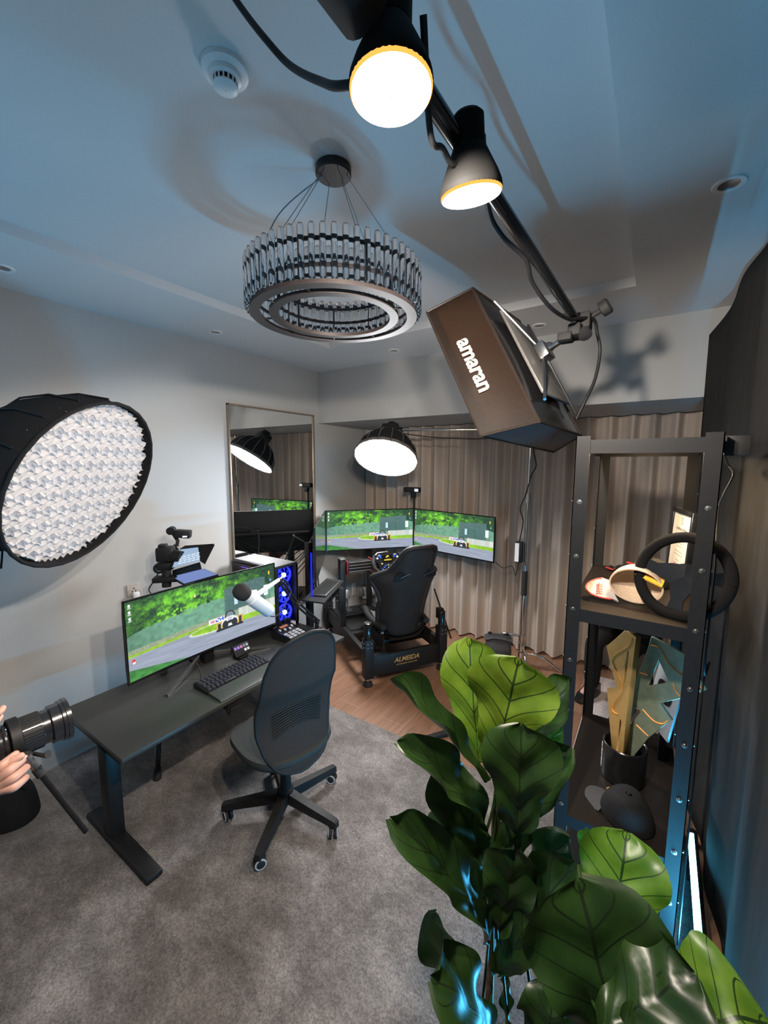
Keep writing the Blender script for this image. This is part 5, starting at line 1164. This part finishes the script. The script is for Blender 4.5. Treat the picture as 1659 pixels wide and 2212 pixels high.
def plate(name, label, poly, o, ex, ey, th, m, holes=(), inl=()):
    o = V(o); ex = V(ex).normalized(); ey = V(ey).normalized(); t = thing(name, label, 'trophy', o)
    nz = ex.cross(ey).normalized()
    cu = bpy.data.curves.new('outline', 'CURVE'); cu.dimensions = '2D'; cu.fill_mode = 'BOTH'; cu.extrude = th/2; cu.bevel_depth = .0012; cu.bevel_resolution = 1
    for pl in [poly]+list(holes):
        s = cu.splines.new('POLY'); s.points.add(len(pl)-1); s.use_cyclic_u = True
        for p, q in zip(s.points, pl): p.co = (q[0], q[1], 0, 1)
    ob = bpy.data.objects.new('outline', cu); COL.objects.link(ob); bpy.context.view_layer.update()
    me = bpy.data.meshes.new_from_object(ob.evaluated_get(bpy.context.evaluated_depsgraph_get())); bpy.data.objects.remove(ob)
    me.transform(Matrix(((ex.x, ey.x, nz.x, 0), (ex.y, ey.y, nz.y, 0), (ex.z, ey.z, nz.z, 0), (0, 0, 0, 1)))); me.materials.clear(); me.materials.append(m)
    bo = bpy.data.objects.new('plate', me); COL.objects.link(bo); bo.parent = t; ORI[bo.name] = o
    for line in inl:
        b = MB(); pts = spline([o+ex*x+ey*y+nz*(th/2+.0014) for x, y in line], 5); b.tube(pts, .0042, 6, flat=.3); build('orange_inlay', b, M_orange, t)
        b = MB(); pts = spline([o+ex*x+ey*y-nz*(th/2+.0014) for x, y in line], 5); b.tube(pts, .0042, 6, flat=.3); build('orange_inlay', b, M_orange, t)
    return t
# tall zig-zag plate
zy = z2+.012
plate('zigzag_trophy', 'gold zigzag trophy plate with orange line standing left in the black cup', [(-.017, 0), (.045, 0), (.050, .30), (.076, .68), (.017, .687), (-.096, .56), (-.017, .40), (-.075, .367), (-.055, .26), (-.024, .12)],
      (-.055, 2.000, zy), (.62, -.70, .0), (-.01, .0, 1), .022, M_tg, holes=([(.005, .10), (.018, .10), (.026, .27), (.016, .28)], [(.018, .44), (.034, .45), (.044, .60), (.034, .61), (.022, .54)]),
      inl=([(.058, .672), (.041, .626), (-.03, .554), (-.05, .52), (-.034, .493), (.022, .43), (-.030, .303), (-.02, .285), (.003, .29)],))
plate('letter_trophy', 'cyan-lit gold letter-shaped trophy plate with orange lines standing right in the black cup', [(-.055, 0), (.015, 0), (.03, .10), (.078, .214), (.13, .303), (.158, .347), (.108, .394), (.158, .436), (.217, .485), (.262, .534), (.180, .64), (.05, .665), (.040, .60), (-.008, .382), (-.053, .244)],
      (-.020, 2.035, zy), (.84, -.42, .0), (.02, .02, 1), .012, M_cyangold, holes=([(.086, .579), (.052, .44), (.136, .5)], [(.019, .342), (-.010, .235), (.0, .225), (.040, .315)]),
      inl=([(.052, .63), (.089, .63), (.125, .583), (.169, .556), (.252, .532)], [(.020, .49), (.052, .493)], [(.15, .505), (.164, .475), (.185, .462)], [(.047, .333), (.094, .308), (.128, .314), (.146, .34)], [(-.009, .367), (.016, .35)], [(-.033, .285), (-.010, .27)], [(.028, .25), (.080, .228)]))
# silver plaque with a play button
pw = V((.40, -.91, 0)).normalized(); pn = V((-.90, -.40, .16)).normalized(); pn = (pn-pw*pn.dot(pw)).normalized(); pu = pn.cross(pw); pu = pu if pu.z > 0 else -pu
PW, PH = .225, .30; pcn = V((.112, 2.30, .760))
t = thing('play_button_plaque', 'silver plaque with a dark rounded play button leaning at the right of the lower shelf', 'plaque', V((pcn.x, pcn.y, z2)))
build('plate', MB().box(pcn, (PW, PH, .010), (pw, pu, pn), .002), mat('plaque_silver', (.55, .57, .60), .38, .35, var=.03), t)
build('easel', MB().box(V((pcn.x+.005, pcn.y, (z2+.612)/2)), (.03, .14, .612-z2), None, .003), M_bplastic, t)
rr = [(.065*math.copysign(abs(math.cos(a))**.45, math.cos(a)), .047*math.copysign(abs(math.sin(a))**.45, math.sin(a))) for a in [2*PI*k/40 for k in range(40)]]
po_ = pcn+pu*.038+pn*.0055; dz_ = 1 if pw.cross(pu).dot(pn) > 0 else -1
build('play_button', MB().prism(rr, po_, pw, pu, .006*dz_), M_gloss, t); build('play_triangle', MB().prism([(-.016, -.021), (-.016, .021), (.022, 0)], po_+pn*.0065, pw, pu, .0012*dz_), M_white, t)
wl = MB()
for y, w_, x in ((-.040, .08, -.02), (-.052, .12, 0), (-.064, .10, -.01)): wl.box(pcn+pw*x+pu*y+pn*.0055, (w_, .003, .0008), (pw, pu, pn))
build('engraved_lines', wl, M_white, t)
text('plaque_lettering', 'YouTube', .030, pcn+pw*.014-pu*.098+pn*.0058, pw if dz_ > 0 else pw, pu, M_white, t, .0006, bold=.0012)
build('small_badge', MB().box(pcn-pw*.066-pu*.098+pn*.0056, (.032, .022, .001), (pw, pu, pn), .0004), M_white, t)
# black cap
bc = V((.0, 1.765, z2)); bf_ = V((-.83, .48, 0)).normalized(); bs_ = Z.cross(bf_)
t = thing('baseball_cap', 'black cap with its brim to the left lying at the front of the lower shelf', 'cap', bc)
M_capc = mat('black_cap_cloth', (.010, .010, .011), .85, scale=60, bump=.2, spec=.3); M_capb = mat('cap_brim_cloth', (.045, .042, .044), .8)
def cap(u, v): a = 2*PI*u; r = math.cos(v*PI/2*.98)**.62; return bc+bf_*(.098*r*math.cos(a)*(1.05 if math.cos(a) > 0 else 1))+bs_*(.082*r*math.sin(a))+Z*(.004+.105*math.sin(v*PI/2)-.012*math.sin(a*2+1)*v*(1-v)*4)
build('crown', MB().grid(cap, 40, 14), M_capc, t, smooth=70)
def cb_(u, v, o=0): s = 2*v-1; return bc+bf_*(.07+.105*u*math.sqrt(max(0, 1-s*s*.9)))+bs_*(.075*s)+Z*(.022-.016*u-.015*s*s+o)
build('brim', MB().grid(lambda u, v: cb_(u, v), 10, 20).grid(lambda u, v: cb_(u, v, -.004), 10, 20), M_capb, t, smooth=70)
build('top_button', MB().sphere(bc+Z*.110, .008, (1, 1, .5)), M_capc, t)
build('gold_clip', MB().box(cap(.02, .55)+bf_*.002, (.004, .014, .006), (bf_, bs_, Z)), M_gold, t)
# ================================================================== fiddle-leaf fig in the foreground
K7 = .78
def D7(x, y, d): return D(x, y, d*K7)
TRK = V((-.357*K7, 1.204*K7, 0))
t = thing('fiddle_leaf_fig', 'large potted fiddle-leaf fig with broad glossy leaves in the right foreground', 'plant', TRK+Z*.011)
M_pot = mat('pot_ceramic', (.10, .10, .10), .6)
build('pot', MB().lathe([(.001, .011), (.105, .011), (.112, .02), (.130, .16), (.133, .18), (.122, .18), (.118, .16), (.001, .152)], TRK, Z, 40), M_pot, t)
build('soil', MB().lathe([(.118, .160), (.06, .168), (.001, .166)], TRK, Z, 28), mat('soil', (.05, .035, .025), .95, scale=120, bump=.8), t)
trunk = [TRK+Z*.155]+[TRK+V((dx*K7, dy*K7, 1.9-(1.9-z)*K7)) for dx, dy, z in ((.004, -.003, .42), (-.003, .002, .72), (.003, .0, .92), (-.002, .002, 1.06))]
build('trunk', MB().tube(spline(trunk), [.0115-.005*k/32 for k in range(33)], 12), M_bark, t)
br2 = [TRK+V((dx*K7, dy*K7, 1.9-(1.9-z)*K7)) for dx, dy, z in ((0, 0, .30), (.10, -.02, .45), (.20, -.03, .58), (.235, -.02, .68))]
build('branch', MB().tube(spline(br2), [.009-.004*k/24 for k in range(25)], 10), M_bark, t)
LP = [(0, .05), (.08, .30), (.2, .50), (.35, .60), (.5, .74), (.65, .94), (.76, 1.0), (.86, .93), (.93, .74), (.97, .5), (1, .10)]
def lw_(v):
    for (a, wa), (b, wb) in zip(LP, LP[1:]):
        if v <= b: k = (v-a)/(b-a); k = k*k*(3-2*k)*.4+k*.6; return wa+(wb-wa)*k
    return .1
def leaf(base, tip, width, face=(0, 0), bend=.05, cup=.15, wave=.02, m=None, root=None, seed=0, roll=0.0):
    """face=(right, up) tilts the shown side away from the viewer; width in metres"""
    b = V(base); e = V(tip); ax = e-b; L = ax.length; ax.normalize()
    cd = (EYE-(b+e)/2).normalized(); n = cd+RGT*face[0]+UPV*face[1]; n = (n-ax*n.dot(ax)).normalized(); s = ax.cross(n)
    rg_ = random.Random(seed+11); p1_, p2_ = rg_.random()*6, rg_.random()*6
    def f(u, v):
        x = 2*u-1; w_ = lw_(v)*width*K7/2*(1+.05*math.sin(9*v+p1_)*abs(x)**3)
        edge = abs(x)**2.5
        dz = bend*L*math.sin(PI*v*.9)*1.0-bend*L*1.2*v*v+cup*w_*(x*x)+wave*edge*math.sin(14*v+p2_+(1.7 if x > 0 else 0))+.006*math.sin(6*PI*(v-.3*abs(x)))*(1-abs(x))
        rl = roll*x*w_*v
        notch = .02*L*max(0, 1-abs(x)*6)*max(0, (v-.93)/.07)
        return b+ax*(L*v-notch)+s*(x*w_)+n*(dz+rl)
    q = MB().grid(f, 16, 26, uv=True)
    if root is not None:
        bb = V(root); q.tube(spline([bb, (bb+b)/2+Z*-.01, b+ax*.01]), .0035, 7)
    return build('leaf', q, m or M_leaf, t, smooth=80)
def tk(z): return TRK+Z*(1.9-(1.9-z)*K7)
Y_ = M_leafyoung
leaf(D7(1035, 1650, 1.36), D7(1012, 1380, 1.38), .205, (-.15, .25), .04, .15, .012, Y_, tk(.98), 1)
leaf(D7(1068, 1655, 1.26), D7(1122, 1420, 1.24), .262, (.0, .30), -.03, .18, .012, Y_, tk(1.0), 2)
leaf(D7(1115, 1805, 1.18), D7(1128, 1570, 1.15), .215, (.1, -.25), .05, .12, .010, None, tk(.92), 3)
leaf(D7(1050, 1690, 1.30), D7(853, 1463, 1.20), .10, (2.4, .5), .03, .9, .012, None, tk(.95), 4)
leaf(D7(1055, 1800, 1.30), D7(876, 1597, 1.16), .125, (1.5, .3), .06, .65, .016, None, tk(.90), 5)
leaf(D7(1060, 1880, 1.30), D7(945, 1660, 1.30), .20, (.6, .0), .05, .25, .02, None, tk(.80), 6)
leaf(D7(1058, 2040, 1.28), D7(872, 1768, 1.12), .145, (.9, .1), .08, .40, .018, None, tk(.68), 7)
leaf(D7(1045, 1960, 1.36), D7(950, 1745, 1.40), .17, (-.3, .1), .05, .2, .02, None, tk(.74), 8)
leaf(D7(1035, 2260, 1.30), D7(938, 1985, 1.30), .17, (-.8, .1), .04, .25, .02, None, tk(.52), 9)
leaf(D7(1062, 2260, 1.18), D7(955, 2105, 1.06), .20, (.5, .9), .08, .25, .02, None, tk(.50), 10)
leaf(D7(1085, 1850, 1.26), D7(1222, 1612, 1.22), .155, (-1.0, .2), .06, .45, .015, None, tk(.86), 11)
leaf(D7(1130, 1690, 1.34), D7(1226, 1462, 1.30), .14, (-1.8, .3), .04, .4, .015, None, tk(.98), 12)
leaf(D7(1140, 1690, 1.38), D7(1212, 1566, 1.40), .09, (-1.2, .3), .04, .4, .01, Y_, tk(.94), 13)
leaf(D7(1075, 2010, 1.24), D7(1115, 1832, 1.20), .17, (.2, -.3), .04, .15, .02, None, tk(.70), 14)
leaf(D7(1075, 2105, 1.26), D7(1232, 1868, 1.14), .19, (-.45, -.1), .05, .2, .02, None, tk(.62), 15)
leaf(D7(1120, 1940, 1.32), D7(1225, 1810, 1.28), .14, (-.5, .6), .05, .3, .02, None, tk(.74), 16)
leaf(D7(1090, 1895, 1.34), D7(1122, 1765, 1.36), .10, (.3, .8), .03, .2, .01, None, tk(.80), 17)
rb3 = V(br2[-1])
leaf(D7(1318, 2060, 1.12), D7(1355, 1800, 1.20), .235, (.15, .55), .06, .20, .016, Y_, rb3, 18)
leaf(D7(1335, 2290, .98), D7(1255, 1915, 1.02), .36, (.1, .15), .06, .12, .02, None, V(br2[2]), 19)
leaf(D7(1300, 2230, .92), D7(1500, 2100, .90), .22, (-.1, .9), .02, .1, .015, None, V(br2[2]), 20)
leaf(D7(1440, 2250, .95), D7(1655, 2190, .92), .30, (.1, 1.0), .20, .1, .015, Y_, V(br2[2]), 21)
leaf(D7(1320, 2260, .90), D7(1545, 2190, .86), .14, (.0, 1.3), .05, .1, .02, None, V(br2[2]), 22)
leaf(D7(1175, 2330, 1.10), D7(1195, 2150, 1.10), .17, (.0, .4), .05, .12, .02, None, V(br2[1]), 23)
leaf(D7(1222, 2250, 1.20), D7(1205, 1990, 1.20), .14, (-.8, .1), .05, .3, .02, None, V(br2[1]), 24)
leaf(D7(1275, 1870, 1.50), D7(1268, 1790, 1.52), .07, (.0, .4), .05, .2, .01, Y_, V((D7(1300, 1990, 1.3))), 25)
leaf(D7(1100, 2240, 1.28), D7(1095, 2110, 1.34), .05, (-1.2, .1), .05, .2, .01, None, tk(.56), 26)
# ================================================================== people
def skin(name, verts, edges, m, parent, sub=2, root=0):
    """one continuous body grown over a skeleton: verts = [(point, radius_x, radius_y)]"""
    org = ORI[parent.name]; me = bpy.data.meshes.new(name)
    me.from_pydata([tuple(V(p)-org) for p, _, _ in verts], edges, [])
    o = bpy.data.objects.new(name, me); COL.objects.link(o); o.parent = parent; ORI[o.name] = org
    md = o.modifiers.new('skin', 'SKIN'); md.use_smooth_shade = True
    for i, (p, rx, ry) in enumerate(verts): me.skin_vertices[0].data[i].radius = (rx, ry)
    me.skin_vertices[0].data[root].use_root = True
    sb = o.modifiers.new('sub', 'SUBSURF'); sb.levels = sub; sb.render_levels = sub
    me.materials.append(m)
    return o
class Sk:
    def __init__(s): s.v = []; s.e = []
    def add(s, p, r, par=None, ry=None): s.v.append((V(p), r, ry or r)); i = len(s.v)-1; (s.e.append((par, i)) if par is not None else None); return i
    def chain(s, pts, par):
        for p, r in pts: par = s.add(p, r, par)
        return par
def hand(sk, wrist_i, wrist, pal, side, nrm, curl, ln=.19, thumb=None):
    """pal: wrist to knuckles, side: toward the little finger, nrm: out of the back of the hand"""
    pal = V(pal).normalized(); side = V(side); side = (side-pal*side.dot(pal)).normalized(); nrm = V(nrm); nrm = (nrm-pal*nrm.dot(pal)-side*nrm.dot(side)).normalized()
    w = V(wrist); c = sk.add(w+pal*.035, .024, wrist_i, .016)
    for k, (off, l, r, kn) in enumerate(((-.030, .40, .0095, .088), (-.010, .44, .0098, .094), (.011, .41, .0094, .090), (.031, .33, .0085, .080))):
        b = sk.add(w+pal*.055+side*off*.7, .0135, c); p = w+pal*kn+side*off; a = sk.add(p+nrm*.003, .0112, b); cu = 0; d = pal.copy(); q = p; pr_ = a
        for j, sg in enumerate((.50, .30, .22)):
            cu += curl[j]; d = pal*math.cos(cu)-nrm*math.sin(cu); q = q+d*(ln*l*sg); pr_ = sk.add(q, r*(1-.12*j), pr_)
    tb = thumb or (pal*.5-side*.9-nrm*.25); tb = V(tb).normalized()
    i = sk.add(w+pal*.03-side*.026-nrm*.006, .0155, c); i = sk.add(w+pal*.045-side*.036+tb*.018, .0125, i); i = sk.add(w+pal*.045-side*.036+tb*.050, .0108, i); sk.add(w+pal*.045-side*.036+tb*.076-nrm*.008, .0088, i)
def add_face(parent, c, fwd, up, m_skin, m_hair):
    sd = fwd.cross(up)
    b = MB(); b.sphere(c, .105, (.74, .88, 1.10), 24, 16, (sd, fwd, up)); b.sphere(c+fwd*.092-up*.022, .016, (.8, 1.2, 1.4), 10, 8, (sd, fwd, up))
    for s_ in (-1, 1): b.sphere(c+sd*(.079*s_)-up*.01, .026, (.3, .7, 1.1), 10, 8, (sd, fwd, up))
    return b
# ---- the camera operator at the left edge
mid = D(78, 1578, 1.00)                                     # middle of the long lens
la_ = (D(138, 1548, 1.00)-D(12, 1602, 1.0)).normalized()
pb = V((-1.66, -.20, 0))
t = thing('person', 'person in black at the left edge holding a long lens in both hands', 'person', pb+Z*.011)
bodyf = V((.75, .66, 0)).normalized(); bl_ = Z.cross(bodyf)      # body faces bodyf ; bl_ = body's left
sk = Sk(); hip = sk.add(pb+Z*.97, .13, None, .10)
ab_ = sk.add(pb+Z*1.12+bodyf*.01, .125, hip, .095); ch = sk.add(pb+Z*1.32+bodyf*.02, .15, ab_, .11); up_c = sk.add(pb+Z*1.45+bodyf*.0, .11, ch, .09); nk = sk.add(pb+Z*1.54+bodyf*.02, .055, up_c); hd_ = sk.add(pb+Z*1.61+bodyf*.035, .062, nk)
sk.add(pb+Z*1.70+bodyf*.045, .074, hd_, .088)
wl_ = D(62, 1668, 1.0)-la_*.065+V((-.0, -.02, -.02)); wl_ = D(-52, 1722, .95)
wr_ = D(-182, 1592, .93)
for s_, wv in ((1, wl_), (-1, wr_)):
    sh = sk.add(pb+bl_*(.18*s_)+Z*1.43, .062, up_c); el = pb+bl_*(.26*s_)+bodyf*.10+Z*1.12
    e_ = sk.add(el, .042, sh); f_ = sk.add(el*.4+wv*.6, .037, e_); w_i = sk.add(wv, .025, f_)
    if s_ == 1:
        pal = (D(24, 1672, .96)-wv).normalized(); hand(sk, w_i, wv, pal, V((.05, -.1, -1)), (EYE-wv).normalized(), (1.45, 1.35, .9), thumb=(la_*.95-UPV*.05+FWD*.35))
    else:
        pal = (D(0, 1568, .97)-wv).normalized(); hand(sk, w_i, wv, pal, V((0, .2, -1)), Z*.7+(EYE-wv).normalized()*.5, (.45, .7, .6))
for s_ in (1, -1):
    l1 = sk.add(pb+bl_*(.095*s_)+Z*.88, .085, hip); l2 = sk.add(pb+bl_*(.11*s_)+bodyf*.02+Z*.50, .058, l1); l3 = sk.add(pb+bl_*(.12*s_)+Z*.30, .05, l2); l4 = sk.add(pb+bl_*(.12*s_)-bodyf*.02+Z*.085, .035, l3); sk.add(pb+bl_*(.13*s_)+bodyf*.15+Z*.045, .032, l4)
skin('body', sk.v, sk.e, M_skin, t)
hc = pb+Z*1.68+bodyf*.045
M_hair = mat('dark_hair', (.02, .014, .01), .6, scale=80, bump=.4)
build('head', add_face(t, hc, bodyf, Z, M_skin, M_hair), M_skin, t, smooth=80)
build('hair', MB().grid(lambda u, v: hc-bodyf*.008+Z*.012+(bodyf*math.cos(2*PI*u)*.098+bodyf.cross(Z)*math.sin(2*PI*u)*.086)*math.sin(.1+v*(1.1+.9*(.5-.5*math.cos(2*PI*u))))+Z*.115*math.cos(.1+v*(1.1+.9*(.5-.5*math.cos(2*PI*u)))), 28, 12), M_hair, t, smooth=80)
cl_ = Sk(); h2 = cl_.add(pb+Z*.98, .145, None, .115); a2 = cl_.add(pb+Z*1.12+bodyf*.01, .14, h2, .11); c2 = cl_.add(pb+Z*1.32+bodyf*.02, .165, a2, .125); u2 = cl_.add(pb+Z*1.46, .115, c2, .095)
for s_, wv in ((1, wl_), (-1, wr_)):
    sh = cl_.add(pb+bl_*(.18*s_)+Z*1.435, .075, u2); el = pb+bl_*(.26*s_)+bodyf*.10+Z*1.12; e_ = cl_.add(el, .056, sh); cl_.add(el*.35+wv*.65, .048, e_)
skin('jacket', cl_.v, cl_.e, M_cloth, t)
tr_ = Sk(); h3 = tr_.add(pb+Z*.95, .14, None, .115)
for s_ in (1, -1):
    l1 = tr_.add(pb+bl_*(.095*s_)+Z*.86, .098, h3); l2 = tr_.add(pb+bl_*(.11*s_)+bodyf*.02+Z*.50, .074, l1); tr_.add(pb+bl_*(.12*s_)-bodyf*.01+Z*.10, .062, l2)
skin('trousers', tr_.v, tr_.e, M_cloth, t)
for s_ in (1, -1):
    f0 = pb+bl_*(.125*s_)
    build('shoe', MB().loft([[f0+bodyf*a+bl_*(w_*b)+Z*h for b, h in ((-1, .011), (1, .011), (.8, hh), (-.8, hh))] for a, w_, hh in ((-.09, .03, .09), (-.03, .04, .10), (.06, .045, .085), (.15, .042, .06), (.20, .025, .04))]), M_gloss, t, smooth=60)
# the camera and its long lens
t = thing('long_lens_camera', 'camera with a long black lens and monopod held at the left edge', 'camera', mid)
l0, l1 = D(-75, 1640, .98), D(148, 1549, 1.14); LL = (l1-l0).length; lx_ = (l1-l0).normalized()
prf = [(.036, .0), (.036, .075), (.039, .080), (.039, .085), (.0355, .09), (.0355, .115), (.040, .118), (.040, .168), (.0375, .170), (.0375, .186), (.043, .190), (.043, .214), (.046, .216), (.046, .224), (.0475, .226), (.0475, .238), (.041, .240), (.030, .236), (.001, .235)]
sc_ = LL/.240
M_lens = mat('lens_barrel', (.016, .016, .018), .22, .0, coat=.5)
build('lens_barrel', MB().lathe([(r*1.18, h*sc_) for r, h in prf], l0, lx_, 48), M_lens, t, smooth=25)
rg2 = MB()
for k in range(40):
    a = 2*PI*k/40; a_, b_, _ = frame_of(lx_); d = a_*math.cos(a)+b_*math.sin(a); rg2.box(l0+lx_*(.143*sc_)+d*.0474, (.046*sc_, .0035, .0012), (lx_, lx_.cross(d), d))
build('zoom_ring', rg2, M_rubber, t)
cb0 = l0-lx_*.045; cu_ = lx_.cross(RGT*0+FWD).normalized(); cu_ = cu_ if cu_.z > 0 else -cu_; cs2 = lx_.cross(cu_)
build('camera_body', MB().box(cb0, (.09, .135, .105), (lx_, cs2, cu_), .018).box(cb0+cu_*.06, (.06, .06, .04), (lx_, cs2, cu_), .012), M_bplastic, t)
fo_ = D(58, 1634, 1.0)
build('tripod_collar', MB().lathe([(.050, -.012), (.054, -.010), (.054, .010), (.050, .012)], l0+lx_*(.105*sc_), lx_, 36).tube([l0+lx_*(.105*sc_)-cu_*.044, fo_], .012, 10), M_bplastic, t)
e2 = D(186, 1797, 1.06); md_ = (e2-fo_)
build('monopod_upper', MB().tube([fo_, fo_+md_*.16], .0085, 12), M_gunmetal, t); build('monopod_lock', MB().tube([fo_+md_*.15, fo_+md_*.24], .0105, 12), M_rubber, t); build('monopod_lower', MB().tube([fo_+md_*.22, e2], .0062, 12), M_gloss, t)
build('collar_knob', MB().tube([l0+lx_*(.12*sc_)-cu_*.04, D(95, 1632, 1.0), D(104, 1629, 1.0)], [.004, .005, .010], 12), M_rubber, t)
# dark soft bag on the carpet behind the operator's hand
bgc = P(18, 1742, 'z', .05); bgc = V((bgc.x, bgc.y, .011))
def sbag(u, v): a = 2*PI*u; k = (1-.45*v**2.5)*(1+.05*math.sin(3*a+2*v)); return bgc+V((.17*k*math.cos(a), .13*k*math.sin(a), .17*v+.012*math.sin(2*a)*v))
bm_ = MB().grid(sbag, 36, 12); bm_.loft([[sbag(k/36, 1) for k in range(36)], [bgc+(sbag(k/36, 1)-bgc)*.3+Z*.15 for k in range(36)]], False); bm_.loft([[sbag(k/36, 0) for k in range(36)], [bgc+(sbag(k/36, 0)-bgc)*.2 for k in range(36)]], False)
t = thing('camera_bag', 'soft black bag on the rug behind the camera operator at the left edge', 'bag', bgc)
build('bag_body', bm_, M_cloth, t, smooth=80); build('carry_strap', MB().tube(spline([sbag(.1, .8), bgc+V((.10, .02, .22)), bgc+V((-.08, .0, .23)), sbag(.5, .8)]), .010, 6, flat=.4), M_rubber, t)

# ---- the seated person seen through the rack: only legs and shoes show below the upper shelf
pb2 = V((-.02, 3.86, 0)); ff = V((-.42, -.90, 0)).normalized(); ls = Z.cross(ff)
st_ = thing('low_stool', 'small round black stool under the seated person behind the shelf rack', 'stool', pb2+Z*.010)
build('seat', MB().lathe([(.001, .42), (.15, .42), (.16, .435), (.15, .455), (.001, .46)], pb2, Z, 28), M_bplastic, st_)
for k in range(4):
    a = 2*PI*k/4+.6; d = V((math.cos(a), math.sin(a), 0)); build('leg', MB().tube([pb2+d*.10+Z*.425, pb2+d*.15+Z*.012], .011, 8), M_black, st_)
t = thing('person', 'seated person in black trousers and black shoes seen through the shelf rack', 'person', pb2+Z*.010)
def figure(clothes):
    s = Sk(); g_ = 1.0 if not clothes else 1.18
    hp = s.add(pb2+Z*.56, .12*g_, None, .10*g_)
    return s, hp
sk, hp = figure(False)
a_ = sk.add(pb2+Z*.67+ff*.06, .115, hp, .09); c_ = sk.add(pb2+Z*.78+ff*.15, .135, a_, .10); u_ = sk.add(pb2+Z*.84+ff*.24, .09, c_); n_k = sk.add(pb2+Z*.875+ff*.31, .05, u_); h_ = sk.add(pb2+Z*.90+ff*.37, .062, n_k); sk.add(pb2+Z*.92+ff*.41, .072, h_)
for s_ in (1, -1):
    kn_ = pb2+ff*.42+ls*(.13*s_)+Z*.50; an = pb2+ff*.40+ls*(.14*s_)+Z*.09
    q = sk.add(pb2+ff*.10+ls*(.10*s_)+Z*.53, .082, hp); q = sk.add(kn_, .056, q); q = sk.add(kn_*.5+an*.5-ff*.01, .052, q); q = sk.add(an, .036, q); sk.add(an+ff*.13-Z*.04, .032, q)
    sh = sk.add(pb2+ff*.23+ls*(.17*s_)+Z*.82, .055, u_); el = pb2+ff*.36+ls*(.22*s_)+Z*.64; q = sk.add(el, .04, sh); wv = pb2+ff*.50+ls*(.05*s_)+Z*.80; q = sk.add(wv, .026, q); hand(sk, q, wv, ls*-s_+ff*.2, Z*-1, ff, (.25, .3, .3))
skin('body', sk.v, sk.e, M_skin, t)
cl_ = Sk(); hp = cl_.add(pb2+Z*.60, .135, None, .115); a_ = cl_.add(pb2+Z*.68+ff*.06, .13, hp, .105); c_ = cl_.add(pb2+Z*.785+ff*.15, .15, a_, .115); u_ = cl_.add(pb2+Z*.845+ff*.23, .10, c_)
for s_ in (1, -1):
    sh = cl_.add(pb2+ff*.23+ls*(.17*s_)+Z*.825, .07, u_); el = pb2+ff*.36+ls*(.22*s_)+Z*.64; q = cl_.add(el, .054, sh); wv = pb2+ff*.50+ls*(.05*s_)+Z*.80; cl_.add(el*.2+wv*.8, .042, q)
skin('shirt', cl_.v, cl_.e, M_cloth, t)
tr_ = Sk(); hp = tr_.add(pb2+Z*.545, .125, None, .11)
for s_ in (1, -1):
    kn_ = pb2+ff*.42+ls*(.13*s_)+Z*.50; an = pb2+ff*.40+ls*(.14*s_)+Z*.07; q = tr_.add(pb2+ff*.10+ls*(.10*s_)+Z*.53, .096, hp); q = tr_.add(kn_, .074, q); q = tr_.add(kn_*.5+an*.5, .068, q); tr_.add(an, .055, q)
skin('trousers', tr_.v, tr_.e, M_cloth, t)
for s_ in (1, -1):
    f0 = pb2+ff*.40+ls*(.14*s_); build('shoe', MB().loft([[f0+ff*a+ls*(w_*b)+Z*h for b, h in ((-1, .010), (1, .010), (.8, hh), (-.8, hh))] for a, w_, hh in ((-.09, .03, .10), (-.03, .042, .11), (.06, .047, .085), (.14, .044, .06), (.19, .027, .04))]), M_gloss, t, smooth=60)
hc = pb2+Z*.925+ff*.41; fu = (ff*.75-Z*.66).normalized(); uu = (Z*.75+ff*.66).normalized()
build('head', add_face(t, hc, fu, uu, M_skin, M_hair), M_skin, t, smooth=80)
build('hair', MB().grid(lambda u, v: hc-fu*.008+uu*.012+(fu*math.cos(2*PI*u)*.098+fu.cross(uu)*math.sin(2*PI*u)*.086)*math.sin(.1+v*(1.1+.9*(.5-.5*math.cos(2*PI*u))))+uu*.115*math.cos(.1+v*(1.1+.9*(.5-.5*math.cos(2*PI*u)))), 28, 12), M_hair, t, smooth=80)
